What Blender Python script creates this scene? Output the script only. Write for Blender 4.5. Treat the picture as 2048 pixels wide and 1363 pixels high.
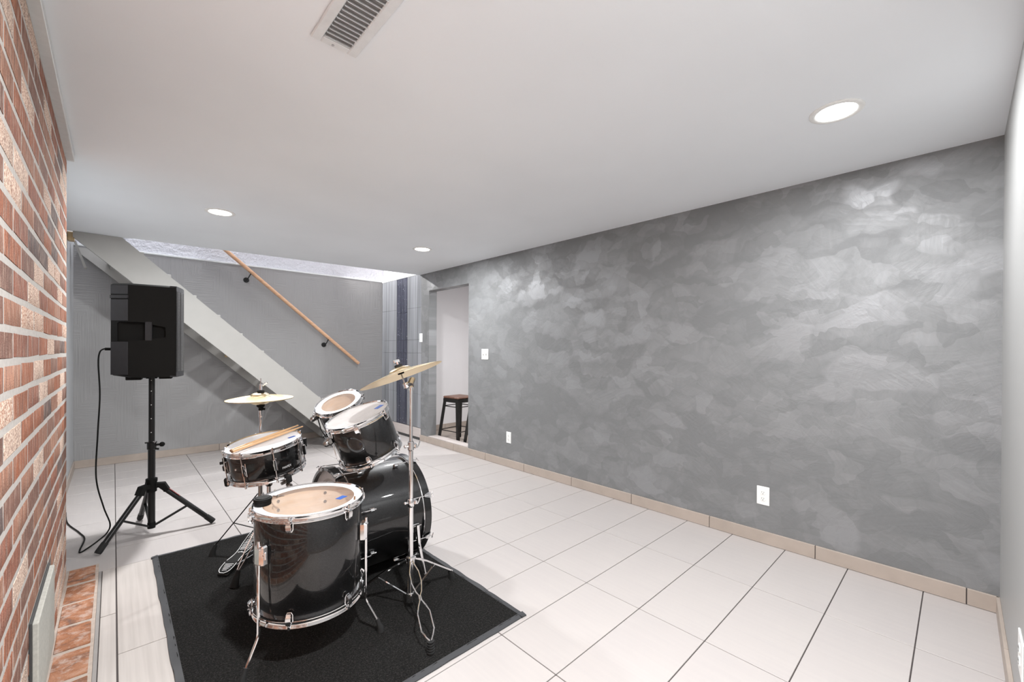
import bpy, bmesh, math, random
from mathutils import Matrix, Vector
random.seed(7)
PI = math.pi
V = Vector
for o in list(bpy.data.objects): bpy.data.objects.remove(o)
SC = bpy.context.scene
COL = SC.collection

# ------------------------------------------------------------------ camera
F, CY = 844.859, 704.348                      # focal length and principal row for a 2048 x 1363 frame
yaw, pit, rol = 0.7563, -0.0038, 0.0055
fw = V((math.sin(yaw)*math.cos(pit), math.cos(yaw)*math.cos(pit), math.sin(pit)))
rr = V((math.cos(yaw), -math.sin(yaw), 0)); uu = rr.cross(fw)
r2 = rr*math.cos(rol)+uu*math.sin(rol); u2 = -rr*math.sin(rol)+uu*math.cos(rol)
cd = bpy.data.cameras.new('camera'); cam = bpy.data.objects.new('camera', cd); COL.objects.link(cam)
M = Matrix((r2, u2, -fw)).transposed().to_4x4(); M.translation = V((-3.0053, -0.1198, 1.2160))
cam.matrix_world = M
cd.sensor_width = 36; cd.lens = F/2048*36; cd.shift_y = (CY-681.5)/2048; cd.clip_start = .02
SC.camera = cam
# ------------------------------------------------------------------ light and exposure
w = bpy.data.worlds.new('world'); SC.world = w; w.use_nodes = True
w.node_tree.nodes['Background'].inputs[0].default_value = (.8, .9, 1, 1)
w.node_tree.nodes['Background'].inputs[1].default_value = .15
SC.view_settings.view_transform = 'Standard'; SC.view_settings.look = 'None'
SC.view_settings.gamma = 1; SC.view_settings.use_curve_mapping = False
SC.view_settings.exposure = 0.23
DOWNLIGHT_W = 30.0          # four recessed ceiling lights
STAIR_W = 75.0              # fitting on the upper stairwell wall
ANNEX_W = 26.0              # ceiling light of the room through the doorway
UPPER_W = 40.0

# ------------------------------------------------------------------ helpers
def frame(n):
    n = V(n).normalized(); a = V((1, 0, 0)) if abs(n.x) < .9 else V((0, 1, 0))
    x = (a-n*a.dot(n)).normalized(); y = n.cross(x)
    return Matrix((x, y, n)).transposed()
class MB:
    def __init__(s): s.v = []; s.f = []; s.m = []; s.cm = 0
    def add(s, vs, fs):
        b = len(s.v); s.v += [V(p) for p in vs]; s.f += [[b+i for i in f] for f in fs]; s.m += [s.cm]*len(fs); return s
    def box(s, c, d, R=None, b=0):
        c = V(c); h = V(d)/2; R = R or Matrix.Identity(3)
        if b <= 0:
            vs = [c+R@V((x*h.x, y*h.y, z*h.z)) for x in (-1, 1) for y in (-1, 1) for z in (-1, 1)]
            return s.add(vs, [(0, 1, 3, 2), (4, 6, 7, 5), (0, 4, 5, 1), (2, 3, 7, 6), (0, 2, 6, 4), (1, 5, 7, 3)])
        b = min(b, min(h)*.95); idx = {}; vs = []
        for x in (-1, 1):
            for y in (-1, 1):
                for z in (-1, 1):
                    for a in range(3):
                        e = [h.x-b, h.y-b, h.z-b]; e[a] = h[a]
                        idx[(x, y, z, a)] = len(vs); vs.append(c+R@V((x*e[0], y*e[1], z*e[2])))
        fs = []
        def k(sg, a): return idx[(sg[0], sg[1], sg[2], a)]
        for a in range(3):
            p, q = [i for i in range(3) if i != a]
            for sa in (-1, 1):
                L = []
                for sp, sq in ((-1, -1), (1, -1), (1, 1), (-1, 1)):
                    g = [0]*3; g[a] = sa; g[p] = sp; g[q] = sq; L.append(k(g, a))
                fs.append(L)
            for sp in (-1, 1):
                for sq in (-1, 1):
                    g0 = [0]*3; g0[p] = sp; g0[q] = sq; g1 = list(g0); g0[a] = -1; g1[a] = 1
                    fs.append([k(g0, p), k(g1, p), k(g1, q), k(g0, q)])
        for x in (-1, 1):
            for y in (-1, 1):
                for z in (-1, 1): fs.append([idx[(x, y, z, i)] for i in range(3)])
        return s.add(vs, fs)
    def bb(s, x0, x1, y0, y1, z0, z1, b=0): return s.box(((x0+x1)/2, (y0+y1)/2, (z0+z1)/2), (abs(x1-x0), abs(y1-y0), abs(z1-z0)), None, b)
    def tube(s, path, r, seg=10, cap=True):
        P = [V(p) for p in path]; n = len(P); rs = r if isinstance(r, (list, tuple)) else [r]*n
        T = [(P[min(i+1, n-1)]-P[max(i-1, 0)]).normalized() for i in range(n)]
        x = frame(T[0]).col[0]; vs = []
        for i in range(n):
            x = (x-T[i]*x.dot(T[i])).normalized(); y = T[i].cross(x)
            for j in range(seg):
                a = 2*PI*j/seg; vs.append(P[i]+(x*math.cos(a)+y*math.sin(a))*rs[i])
        fs = [[i*seg+j, i*seg+(j+1) % seg, (i+1)*seg+(j+1) % seg, (i+1)*seg+j] for i in range(n-1) for j in range(seg)]
        if cap: fs += [list(range(seg))[::-1], [(n-1)*seg+j for j in range(seg)]]
        return s.add(vs, fs)
    def lathe(s, prof, seg=32, c=(0, 0, 0), R=None, loop=False, cap=False):
        c = V(c); R = R or Matrix.Identity(3); n = len(prof)
        vs = [c+R@V((r*math.cos(2*PI*j/seg), r*math.sin(2*PI*j/seg), z)) for r, z in prof for j in range(seg)]
        fs = [[i*seg+j, i*seg+(j+1) % seg, ((i+1) % n)*seg+(j+1) % seg, ((i+1) % n)*seg+j] for i in range(n if loop else n-1) for j in range(seg)]
        if cap: fs += [list(range(seg))[::-1], [(n-1)*seg+j for j in range(seg)]]
        return s.add(vs, fs)
    def cyl(s, a, b, r, seg=16, r2=None): return s.tube([a, b], [r, r if r2 is None else r2], seg)
    def disc(s, r0, r1, z, seg=48, c=(0, 0, 0), R=None):
        c = V(c); R = R or Matrix.Identity(3)
        def ring(r): return [c+R@V((r*math.cos(2*PI*j/seg), r*math.sin(2*PI*j/seg), z)) for j in range(seg)]
        if r0 <= 0: return s.add(ring(r1), [list(range(seg))])
        return s.add(ring(r0)+ring(r1), [[j, (j+1) % seg, seg+(j+1) % seg, seg+j] for j in range(seg)])
    def prism(s, poly, A, B, D, o=(0, 0, 0)):
        # polygon (a, b) in axes A, B pushed along D
        o = V(o); A = V(A); B = V(B); D = V(D); n = len(poly)
        vs = [o+A*p+B*q for p, q in poly]; vs += [v+D for v in vs]
        return s.add(vs, [list(range(n)), list(range(n, 2*n))]+[[i, (i+1) % n, n+(i+1) % n, n+i] for i in range(n)])
    def strip(s, path, wdir, w, t):
        # flat bar of width w (along wdir) and thickness t swept along path
        P = [V(p) for p in path]; n = len(P); wd = V(wdir).normalized(); vs = []
        ws = w if isinstance(w, (list, tuple)) else [w]*n
        for i in range(n):
            T = (P[min(i+1, n-1)]-P[max(i-1, 0)]).normalized(); N = T.cross(wd).normalized()
            for a, b in ((-1, -1), (1, -1), (1, 1), (-1, 1)): vs.append(P[i]+wd*a*ws[i]/2+N*b*t/2)
        fs = [[i*4+j, i*4+(j+1) % 4, i*4+4+(j+1) % 4, i*4+4+j] for i in range(n-1) for j in range(4)]
        return s.add(vs, fs+[[3, 2, 1, 0], [n*4-4+j for j in range(4)]])
    def ball(s, c, r, seg=12, sc=(1, 1, 1)):
        n = seg//2; prof = [(max(1e-4, math.sin(PI*i/n)), -math.cos(PI*i/n)) for i in range(n+1)]
        b = len(s.v); s.lathe(prof, seg)
        for i in range(b, len(s.v)): p = s.v[i]; s.v[i] = V(c)+V((p.x*r*sc[0], p.y*r*sc[1], p.z*r*sc[2]))
        return s
    def mesh(s, name, mats, smooth=True, ang=35, normals=True):
        bm = bmesh.new(); bv = [bm.verts.new(p) for p in s.v]
        for f, m in zip(s.f, s.m):
            try: bf = bm.faces.new([bv[i] for i in f]); bf.material_index = m
            except ValueError: pass
        if normals: bmesh.ops.recalc_face_normals(bm, faces=bm.faces)
        me = bpy.data.meshes.new(name); bm.to_mesh(me); bm.free()
        for m in (mats if isinstance(mats, (list, tuple)) else [mats]): me.materials.append(m)
        if smooth:
            me.shade_smooth(); me.set_sharp_from_angle(angle=math.radians(ang))
        return me
    def build(s, name, mats, parent=None, smooth=True, ang=35, normals=True, world=False):
        # world=True: vertices were written in world space, parent is moved only
        if world and parent is not None:
            q = parent
            off = V((0, 0, 0))
            while q is not None: off += q.location; q = q.parent
            s.v = [p-off for p in s.v]
        o = bpy.data.objects.new(name, s.mesh(name, mats, smooth, ang, normals)); COL.objects.link(o)
        if parent: o.parent = parent
        return o
def thing(name, label, cat, loc=(0, 0, 0), R=None, group=None):
    o = bpy.data.objects.new(name, None); COL.objects.link(o); o.empty_display_size = .05
    o.location = loc
    if R is not None: o.rotation_euler = R.to_euler()
    return tag(o, label, cat, group)
def tag(o, label=None, cat=None, group=None, kind=None):
    if label: o['label'] = label
    if cat: o['category'] = cat
    if group: o['group'] = group
    if kind: o['kind'] = kind
    return o
def struct(o): o['kind'] = 'structure'; return o
def at_base(o, loc):
    # move the origin of a world-space mesh to loc
    loc = V(loc); o.data.transform(Matrix.Translation(-loc)); o.location = loc; return o
def dup(o, parent=None, loc=None):
    c = o.copy(); COL.objects.link(c); c.parent = parent
    if loc is not None: c.location = loc
    for ch in list(o.children): dup(ch, c)
    return c
def srgb(r, g, b):
    f = lambda c: (c/255/12.92 if c/255 <= .04045 else ((c/255+.055)/1.055)**2.4)
    return (f(r), f(g), f(b), 1)

# ------------------------------------------------------------------ materials
class NT:
    def __init__(s, name):
        s.m = bpy.data.materials.new(name); s.m.use_nodes = True; s.t = s.m.node_tree
        s.p = s.t.nodes['Principled BSDF']; s.out = s.t.nodes['Material Output']
    def n(s, typ, **kw):
        nd = s.t.nodes.new(typ)
        for k, v in kw.items():
            if k.startswith('i_'): nd.inputs[k[2:].replace('_', ' ')].default_value = v
            else: setattr(nd, k, v)
        return nd
    def l(s, a, b): s.t.links.new(a, b); return s
    def coord(s, scale=(1, 1, 1), kind='Object', rot=(0, 0, 0)):
        tc = s.n('ShaderNodeTexCoord'); mp = s.n('ShaderNodeMapping'); mp.inputs['Scale'].default_value = scale; mp.inputs['Rotation'].default_value = rot
        s.l(tc.outputs[kind], mp.inputs[0]); return mp.outputs[0]
    def noise(s, vec, scale, detail=2, rough=.5, dist=0):
        nd = s.n('ShaderNodeTexNoise'); nd.inputs['Scale'].default_value = scale; nd.inputs['Detail'].default_value = detail
        nd.inputs['Roughness'].default_value = rough; nd.inputs['Distortion'].default_value = dist; s.l(vec, nd.inputs['Vector']); return nd
    def ramp(s, fac, stops):
        r = s.n('ShaderNodeValToRGB'); e = r.color_ramp.elements
        while len(e) < len(stops): e.new(.5)
        for i, (p, c) in enumerate(stops): e[i].position = p; e[i].color = c if len(c) == 4 else (*c, 1)
        s.l(fac, r.inputs[0]); return r.outputs[0]
    def mix(s, fac, a, b, mode='MIX'):
        x = s.n('ShaderNodeMix', data_type='RGBA', blend_type=mode)
        for sock, v in ((x.inputs[0], fac), (x.inputs[6], a), (x.inputs[7], b)):
            if hasattr(v, 'is_linked'): s.l(v, sock)
            else: sock.default_value = v
        return x.outputs[2]
    def math(s, op, a, b=0.0):
        x = s.n('ShaderNodeMath', operation=op)
        for sock, v in ((x.inputs[0], a), (x.inputs[1], b)):
            if hasattr(v, 'is_linked'): s.l(v, sock)
            else: sock.default_value = v
        return x.outputs[0]
    def bump(s, h, st=.3, dist=.01, prev=None):
        b = s.n('ShaderNodeBump'); b.inputs['Strength'].default_value = st; b.inputs['Distance'].default_value = dist
        s.l(h, b.inputs['Height'])
        if prev: s.l(prev, b.inputs['Normal'])
        s.l(b.outputs[0], s.p.inputs['Normal']); return b.outputs[0]
    def set(s, **kw):
        for k, v in kw.items():
            i = s.p.inputs[k.replace('_', ' ')]
            if hasattr(v, 'is_linked'): s.l(v, i)
            else: i.default_value = v
        return s
def simple(name, col, rough=.5, metal=0, spec=.5, var=.04, vs=30, bump=0, coat=0):
    t = NT(name); c = t.coord(); nz = t.noise(c, vs, 3)
    a = tuple(x*(1-var) for x in col[:3])+(1,); b = tuple(min(1, x*(1+var)) for x in col[:3])+(1,)
    t.set(Base_Color=t.ramp(nz.outputs[0], [(.3, a), (.7, b)]), Roughness=rough, Metallic=metal, Specular_IOR_Level=spec, Coat_Weight=coat)
    if bump: t.bump(nz.outputs[0], bump, .002)
    return t.m

def m_brushed():
    # grey metallic paint laid on in overlapping brush patches
    t = NT('grey_brushed_paint'); tc = t.n('ShaderNodeTexCoord'); sep = t.n('ShaderNodeSeparateXYZ'); t.l(tc.outputs['Object'], sep.inputs[0])
    cmb = t.n('ShaderNodeCombineXYZ'); t.l(sep.outputs[1], cmb.inputs[0]); t.l(sep.outputs[2], cmb.inputs[1])
    base = cmb.outputs[0]; tone = None; hgt = None; bris = None
    for i, (sc, wgt) in enumerate(((5.2, .45), (8.0, .35), (12.5, .2))):
        wob = t.noise(base, 6+2*i, 2); off = t.n('ShaderNodeVectorMath', operation='MULTIPLY_ADD')
        t.l(wob.outputs[1], off.inputs[0]); off.inputs[1].default_value = (.16, .16, 0); t.l(base, off.inputs[2])
        rot = t.n('ShaderNodeMapping'); rot.inputs['Rotation'].default_value = (0, 0, (.85, -.75, .15)[i]); rot.inputs['Location'].default_value = (i*3.3, i*1.7, 0)
        rot.inputs['Scale'].default_value = (.8, 1.3, 1); t.l(off.outputs[0], rot.inputs[0])
        vo = t.n('ShaderNodeTexVoronoi', voronoi_dimensions='2D', feature='SMOOTH_F1'); vo.inputs['Smoothness'].default_value = (.28, .04, .10)[i]; vo.inputs['Scale'].default_value = sc; t.l(rot.outputs[0], vo.inputs['Vector'])
        s = t.n('ShaderNodeSeparateColor'); t.l(vo.outputs['Color'], s.inputs[0])
        # bristle streaks turned with the patch
        ang = t.math('MULTIPLY', s.outputs[1], 3.14); vr = t.n('ShaderNodeVectorRotate', rotation_type='Z_AXIS'); t.l(base, vr.inputs['Vector']); t.l(ang, vr.inputs['Angle'])
        st = t.n('ShaderNodeMapping'); st.inputs['Scale'].default_value = (2.5, 45, 1); t.l(vr.outputs[0], st.inputs[0])
        ns = t.noise(st.outputs[0], 1.2, 2)
        # each stroke fades across its length
        grad = t.math('MULTIPLY', vo.outputs['Distance'], .9)
        val = t.math('ADD', t.math('MULTIPLY', s.outputs[0], .75), t.math('MULTIPLY', ns.outputs[0], .3))
        val = t.math('SUBTRACT', val, t.math('MULTIPLY', grad, .25))
        val = t.math('MULTIPLY', val, wgt); bris = ns.outputs[0] if bris is None else t.math('ADD', bris, ns.outputs[0])
        tone = val if tone is None else t.math('ADD', tone, val)
    big = t.noise(base, .9, 3)
    tone2 = t.math('ADD', tone, t.math('MULTIPLY', big.outputs[0], .35))
    colr = t.ramp(tone2, [(.42, srgb(127, 128, 129)), (.62, srgb(134, 135, 136)), (.85, srgb(146, 147, 149))])
    rg = t.n('ShaderNodeMapRange'); rg.inputs[1].default_value = .3; rg.inputs[2].default_value = .9; rg.inputs[3].default_value = .74; rg.inputs[4].default_value = .46; t.l(tone2, rg.inputs[0])
    t.set(Base_Color=colr, Roughness=rg.outputs[0], Metallic=.3, Specular_IOR_Level=.5)
    t.bump(t.math('ADD', bris, t.math('MULTIPLY', tone, 1.2)), .12, .006)
    return t.m
def m_wall(name, col, comb=True, rough=.55, st=.25):
    t = NT(name); c = t.coord((1, 1, 1)); big = t.noise(c, 1.3, 3)
    a = tuple(x*.96 for x in col[:3])+(1,); t.set(Base_Color=t.ramp(big.outputs[0], [(.35, a), (.65, col)]), Roughness=rough)
    if comb:
        v1 = t.noise(t.coord((90, 90, 3)), 1, 2); v2 = t.noise(t.coord((4, 4, 110)), 1, 2); msk = t.noise(t.coord((3, 3, 2.4)), 1, 1)
        mk = t.n('ShaderNodeMath', operation='GREATER_THAN'); t.l(msk.outputs[0], mk.inputs[0]); mk.inputs[1].default_value = .52
        h = t.mix(mk.outputs[0], v1.outputs[1], v2.outputs[1]); t.bump(h, st, .006)
    else:
        t.bump(t.noise(c, 120, 2).outputs[0], .06, .002)
    return t.m
def m_plaster():
    t = NT('lumpy_plaster'); c = t.coord(); n1 = t.noise(c, 22, 3, .6); n2 = t.noise(c, 60, 2)
    t.set(Base_Color=srgb(206, 206, 212), Roughness=.6)
    t.bump(t.math('ADD', n1.outputs[0], t.math('MULTIPLY', n2.outputs[0], .4)), .8, .02); return t.m
def m_tile(name, c1, c2, streak=(60, 2.2, 1)):
    t = NT(name); oi = t.n('ShaderNodeObjectInfo'); c = t.coord(streak); ad = t.n('ShaderNodeVectorMath', operation='ADD'); t.l(c, ad.inputs[0]); t.l(oi.outputs['Random'], ad.inputs[1])
    sc = t.n('ShaderNodeVectorMath', operation='SCALE'); sc.inputs['Scale'].default_value = 1; t.l(ad.outputs[0], sc.inputs[0])
    n = t.noise(sc.outputs[0], 1, 3); n2 = t.noise(t.coord((1, 1, 1)), 2.5, 2)
    f = t.math('ADD', t.math('MULTIPLY', n.outputs[0], .6), t.math('MULTIPLY', n2.outputs[0], .4))
    f = t.math('ADD', f, t.math('MULTIPLY', t.math('SUBTRACT', oi.outputs['Random'], .5), .12))
    t.set(Base_Color=t.ramp(f, [(.35, c2), (.65, c1)]), Roughness=.42, Specular_IOR_Level=.35)
    t.bump(n.outputs[0], .04, .002); return t.m
def m_brick(name='brick_face', isl=False):
    t = NT(name)
    if isl: rnd = t.n('ShaderNodeNewGeometry').outputs['Random Per Island']; tc = t.coord()
    else:
        oi = t.n('ShaderNodeObjectInfo'); rnd = oi.outputs['Random']
        tc0 = t.coord(); ad = t.n('ShaderNodeVectorMath', operation='MULTIPLY_ADD'); t.l(oi.outputs['Random'], ad.inputs[0]); ad.inputs[1].default_value = (31, 17, 23); t.l(tc0, ad.inputs[2]); tc = ad.outputs[0]
    base = t.ramp(rnd, [(0, srgb(158, 98, 72)), (.17, srgb(146, 94, 76)), (.33, srgb(128, 94, 82)), (.48, srgb(156, 112, 92)), (.62, srgb(98, 86, 84)), (.71, srgb(178, 132, 110)), (.84, srgb(182, 146, 128)), (.93, srgb(190, 160, 144))])
    rmp = [n for n in t.t.nodes if n.type == 'VALTORGB'][-1]; rmp.color_ramp.interpolation = 'CONSTANT'
    mp = t.n('ShaderNodeMapping'); mp.inputs['Scale'].default_value = (1, 60, 9); t.l(tc, mp.inputs[0])
    st = t.noise(mp.outputs[0], 1, 4, .65)
    c1 = t.mix(t.ramp(st.outputs[0], [(.45, (0, 0, 0)), (.72, (1, 1, 1))]), base, srgb(112, 88, 80))
    pale = t.noise(mp.outputs[0], 1.7, 3, .6)
    c1 = t.mix(t.ramp(pale.outputs[0], [(.52, (0, 0, 0)), (.68, (.6, .6, .6))]), c1, srgb(200, 174, 156))
    # sand faced bricks: cream crumbs
    gr = t.noise(tc, 190, 2, .6); sandy = t.n('ShaderNodeMath', operation='GREATER_THAN'); t.l(rnd, sandy.inputs[0]); sandy.inputs[1].default_value = .74
    gm = t.math('MULTIPLY', t.ramp(gr.outputs[0], [(.47, (0, 0, 0)), (.56, (1, 1, 1))]), sandy.outputs[0])
    c2 = t.mix(gm, c1, srgb(226, 204, 186))
    gd = t.noise(tc, 150, 2, .6); gk = t.ramp(gd.outputs[0], [(.62, (0, 0, 0)), (.7, (.8, .8, .8))])
    c2 = t.mix(gk, c2, srgb(104, 72, 56))
    t.set(Base_Color=c2, Roughness=.85, Specular_IOR_Level=.2)
    hh = t.math('ADD', st.outputs[0], t.math('MULTIPLY', gr.outputs[0], .7)); t.bump(hh, .7, .006); return t.m
def m_hearth():
    # worn floor bricks: tan and rust bodies under a mortar smear
    t = NT('worn_hearth_brick'); oi = t.n('ShaderNodeObjectInfo'); tc = t.coord(); ad = t.n('ShaderNodeVectorMath', operation='MULTIPLY_ADD'); t.l(oi.outputs['Random'], ad.inputs[0]); ad.inputs[1].default_value = (31, 17, 23); t.l(tc, ad.inputs[2])
    n1 = t.noise(ad.outputs[0], 14, 4, .6, .6); n2 = t.noise(ad.outputs[0], 26, 4, .65); n3 = t.noise(ad.outputs[0], 160, 2)
    c = t.ramp(n1.outputs[0], [(.32, srgb(112, 92, 84)), (.48, srgb(158, 108, 80)), (.62, srgb(178, 132, 106)), (.72, srgb(190, 158, 138))])
    c = t.mix(t.ramp(n2.outputs[0], [(.50, (0, 0, 0)), (.66, (.75, .75, .75))]), c, srgb(190, 170, 158))
    t.set(Base_Color=c, Roughness=.9, Specular_IOR_Level=.2); t.bump(t.math('ADD', n2.outputs[0], t.math('MULTIPLY', n3.outputs[0], .5)), .7, .008); return t.m
def m_lacquer():
    t = NT('black_sparkle_lacquer'); c = t.coord(); vo = t.n('ShaderNodeTexVoronoi'); vo.inputs['Scale'].default_value = 900; t.l(c, vo.inputs['Vector'])
    s = t.n('ShaderNodeSeparateColor'); t.l(vo.outputs['Color'], s.inputs[0])
    t.set(Base_Color=t.ramp(s.outputs[0], [(.55, (.002, .002, .0022)), (.95, (.022, .022, .0235))]), Metallic=.6, Roughness=.36, Coat_Weight=1.0, Coat_Roughness=.008, Coat_IOR=1.55); return t.m
def m_carpet():
    t = NT('black_mat_pile'); c = t.coord(); n = t.noise(c, 420, 2, .7); n2 = t.noise(c, 130, 3, .7); n3 = t.noise(c, 6, 2)
    f = t.math('ADD', t.math('MULTIPLY', n.outputs[0], .6), t.math('MULTIPLY', n2.outputs[0], .4))
    t.set(Base_Color=t.ramp(f, [(.42, (.006, .006, .006)), (.55, (.022, .021, .020)), (.70, (.11, .105, .10))]), Roughness=.95, Specular_IOR_Level=.15)
    t.bump(f, 1.0, .01); return t.m
def m_bronze():
    t = NT('cymbal_bronze'); c = t.coord(); ln = t.n('ShaderNodeVectorMath', operation='LENGTH'); sx = t.n('ShaderNodeSeparateXYZ'); t.l(c, sx.inputs[0])
    cb = t.n('ShaderNodeCombineXYZ'); t.l(sx.outputs[0], cb.inputs[0]); t.l(sx.outputs[1], cb.inputs[1]); t.l(cb.outputs[0], ln.inputs[0])
    cc = t.n('ShaderNodeCombineXYZ'); t.l(ln.outputs['Value'], cc.inputs[0]); n = t.noise(cc.outputs[0], 420, 2)
    t.set(Base_Color=t.ramp(n.outputs[0], [(.3, (.80, .62, .36)), (.7, (.92, .77, .52))]), Metallic=1, Roughness=.32, Anisotropic=.5)
    t.bump(n.outputs[0], .15, .0006); return t.m
def m_clear(name, tint, trans, rough=.2):
    # drum film: mostly see-through, with a milky veil and a soft gloss
    t = NT(name); tr = t.n('ShaderNodeBsdfTransparent'); tr.inputs[0].default_value = (.97, .96, .95, 1); mx = t.n('ShaderNodeMixShader')
    c = t.coord(); n = t.noise(c, 14, 4, .6); f = t.n('ShaderNodeMapRange'); f.inputs[1].default_value = .3; f.inputs[2].default_value = .75; f.inputs[3].default_value = trans[0]; f.inputs[4].default_value = trans[1]; t.l(n.outputs[0], f.inputs[0])
    t.set(Base_Color=tint, Roughness=rough); t.l(f.outputs[0], mx.inputs[0]); t.l(tr.outputs[0], mx.inputs[1]); t.l(t.p.outputs[0], mx.inputs[2]); t.l(mx.outputs[0], t.out.inputs[0]); return t.m
def m_wood(name, c1, c2, sc=(40, 40, 3), rough=.4):
    t = NT(name); n = t.noise(t.coord(sc), 1, 4, .6, .3); t.set(Base_Color=t.ramp(n.outputs[0], [(.35, c1), (.65, c2)]), Roughness=rough); t.bump(n.outputs[0], .08, .001); return t.m
def m_emit(name, col, st):
    t = NT(name); t.set(Base_Color=(.9, .9, .9, 1), Emission_Color=col, Emission_Strength=st); return t.m
def m_stripes():
    # ceramic panel tiles printed with vertical grey streaks
    t = NT('streaked_tile'); oi = t.n('ShaderNodeObjectInfo'); n = t.noise(t.coord((1, 34, .35)), 1, 4, .65); n2 = t.noise(t.coord((1, 130, 1.2)), 1, 2); n3 = t.noise(t.coord((1, 5, .3)), 1, 1)
    f = t.math('ADD', t.math('MULTIPLY', n.outputs[0], .5), t.math('ADD', t.math('MULTIPLY', n2.outputs[0], .2), t.math('MULTIPLY', n3.outputs[0], .3)))
    t.set(Base_Color=t.ramp(f, [(.36, srgb(92, 93, 97)), (.5, srgb(134, 136, 140)), (.64, srgb(172, 174, 179))]), Roughness=.25); return t.m
def m_mosaic():
    t = NT('dark_blue_mosaic'); n = t.noise(t.coord((1, 90, .8)), 1, 3, .6); n2 = t.noise(t.coord((1, 55, 40)), 1, 2)
    c1 = t.ramp(n.outputs[0], [(.38, srgb(46, 48, 60)), (.52, srgb(64, 66, 80)), (.66, srgb(104, 107, 118))])
    c2 = t.mix(t.ramp(n2.outputs[0], [(.68, (0, 0, 0)), (.74, (1, 1, 1))]), c1, srgb(190, 194, 205)); t.set(Base_Color=c2, Roughness=.18); return t.m
def m_grille():
    t = NT('perforated_grille'); c = t.coord((1, 1, 1)); vo = t.n('ShaderNodeTexVoronoi'); vo.inputs['Scale'].default_value = 100; vo.inputs['Randomness'].default_value = .12; t.l(c, vo.inputs['Vector'])
    t.set(Base_Color=t.ramp(vo.outputs['Distance'], [(.22, (.26, .26, .27)), (.34, (.012, .012, .012))]), Roughness=.4, Metallic=.2); return t.m

BRUSH = m_brushed(); CEIL = m_wall('ceiling_paint', srgb(242, 246, 250), False, .6)
WBACK = m_wall('combed_grey_wall', srgb(154, 153, 153), st=.9); WFRONT = m_wall('pale_grey_wall', srgb(168, 168, 167), False, .45); WLEFT = m_wall('side_grey_wall', srgb(186, 188, 190), True, .55, .12)
WHITE = m_wall('white_wall', srgb(226, 223, 224), False); PLAST = m_plaster()
TILE = m_tile('floor_tile_ceramic', srgb(184, 178, 175), srgb(180, 174, 172)); TILE2 = m_tile('linen_tile_ceramic', srgb(196, 189, 184), srgb(178, 171, 166), (70, 1.6, 1))
GROUT = simple('dark_grout', srgb(74, 68, 67), .95); GROUT2 = simple('grey_grout', srgb(150, 146, 143), .9)
BASEB = m_tile('beige_skirting_tile', srgb(178, 165, 155), srgb(167, 155, 145), (9, 9, 9)); PALET = m_tile('pale_sill_tile', srgb(200, 191, 187), srgb(188, 178, 174), (3, 3, 60))
BRICK = m_brick(); BRICKI = m_brick('brick_face_far', True); HEARTHB = m_hearth()
MORTAR = simple('mortar', srgb(180, 174, 168), .95, var=.08, vs=60, bump=.6)
MORTAR2 = simple('worn_mortar', srgb(180, 166, 155), .95, var=.12, vs=40, bump=.6)
STAIRP = simple('stair_paint', srgb(172, 170, 166), .5, var=.03, vs=6); RAWW = m_wood('raw_wood', srgb(188, 160, 118), srgb(204, 178, 138)); RAILW = m_wood('rail_pine', srgb(206, 160, 126), srgb(224, 182, 148), (3, 60, 60), .35)
TRIMW = simple('white_trim', srgb(218, 220, 220), .4); BLACKM = simple('black_metal', (.012, .012, .012, 1), .38, .3); BLACKP = simple('black_plastic', (.007, .007, .0065, 1), .6, spec=.16, bump=.15, vs=300); GREYP = simple('dark_grey_plastic', (.040, .039, .042, 1), .6, spec=.2)
RUB = simple('black_rubber', (.012, .012, .012, 1), .8); RUBE = simple('mat_rubber_edge', (.045, .046, .05, 1), .6, vs=60); CHROME = simple('chrome', (.86, .86, .87, 1), .07, 1, var=.01); DCHROME = simple('dark_chrome', (.42, .41, .40, 1), .16, 1, var=.02)
LACQ = m_lacquer(); MAPLE = m_wood('maple_ply', srgb(226, 196, 166), srgb(238, 212, 186), (3, 3, 30), .4); CARPET = m_carpet(); BRONZE = m_bronze()
HEADC = m_clear('clear_drum_film', (.85, .82, .80, 1), (.10, .26)); HEADF = m_clear('frosted_drum_film', (.74, .72, .705, 1), (.72, .86), .3); HEADW = simple('white_coated_film', srgb(236, 236, 238), .42, var=.02, vs=12)
HEADB = m_clear('bottom_drum_film', (.8, .78, .76, 1), (.3, .5)); TAPE = simple('blue_tape', srgb(48, 92, 176), .6); STICK = m_wood('hickory', srgb(208, 164, 118), srgb(226, 188, 146), (30, 30, 4), .35); STICKE = simple('worn_tip', srgb(120, 84, 52), .7)
FELT = simple('black_felt', (.01, .01, .01, 1), .95, bump=.4, vs=200); PLATE = simple('white_plate', srgb(240, 240, 238), .35); SLOT = simple('dark_slot', (.05, .05, .05, 1), .6)
VENTW = simple('vent_white', srgb(228, 231, 233), .5); VENTD = simple('vent_duct_shade', srgb(134, 132, 131), .9); LENS = m_emit('light_lens', (1, .985, .96, 1), 14); LENS2 = m_emit('warm_lens', (1, .97, .93, 1), 14)
STRIPE = m_stripes(); MOSAIC = m_mosaic(); GRILLE = m_grille(); GUNM = simple('gunmetal', (.05, .048, .046, 1), .35, .85); SEATW = m_wood('dark_elm', srgb(94, 66, 54), srgb(126, 92, 78), (6, 40, 40), .45)
PANELG = simple('grey_cover', srgb(178, 176, 168), .85, var=.1, vs=90, bump=.4); REDS = simple('red_sticker', srgb(130, 60, 60), .5); WPRINT = simple('white_print', srgb(232, 232, 232), .5)

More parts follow.
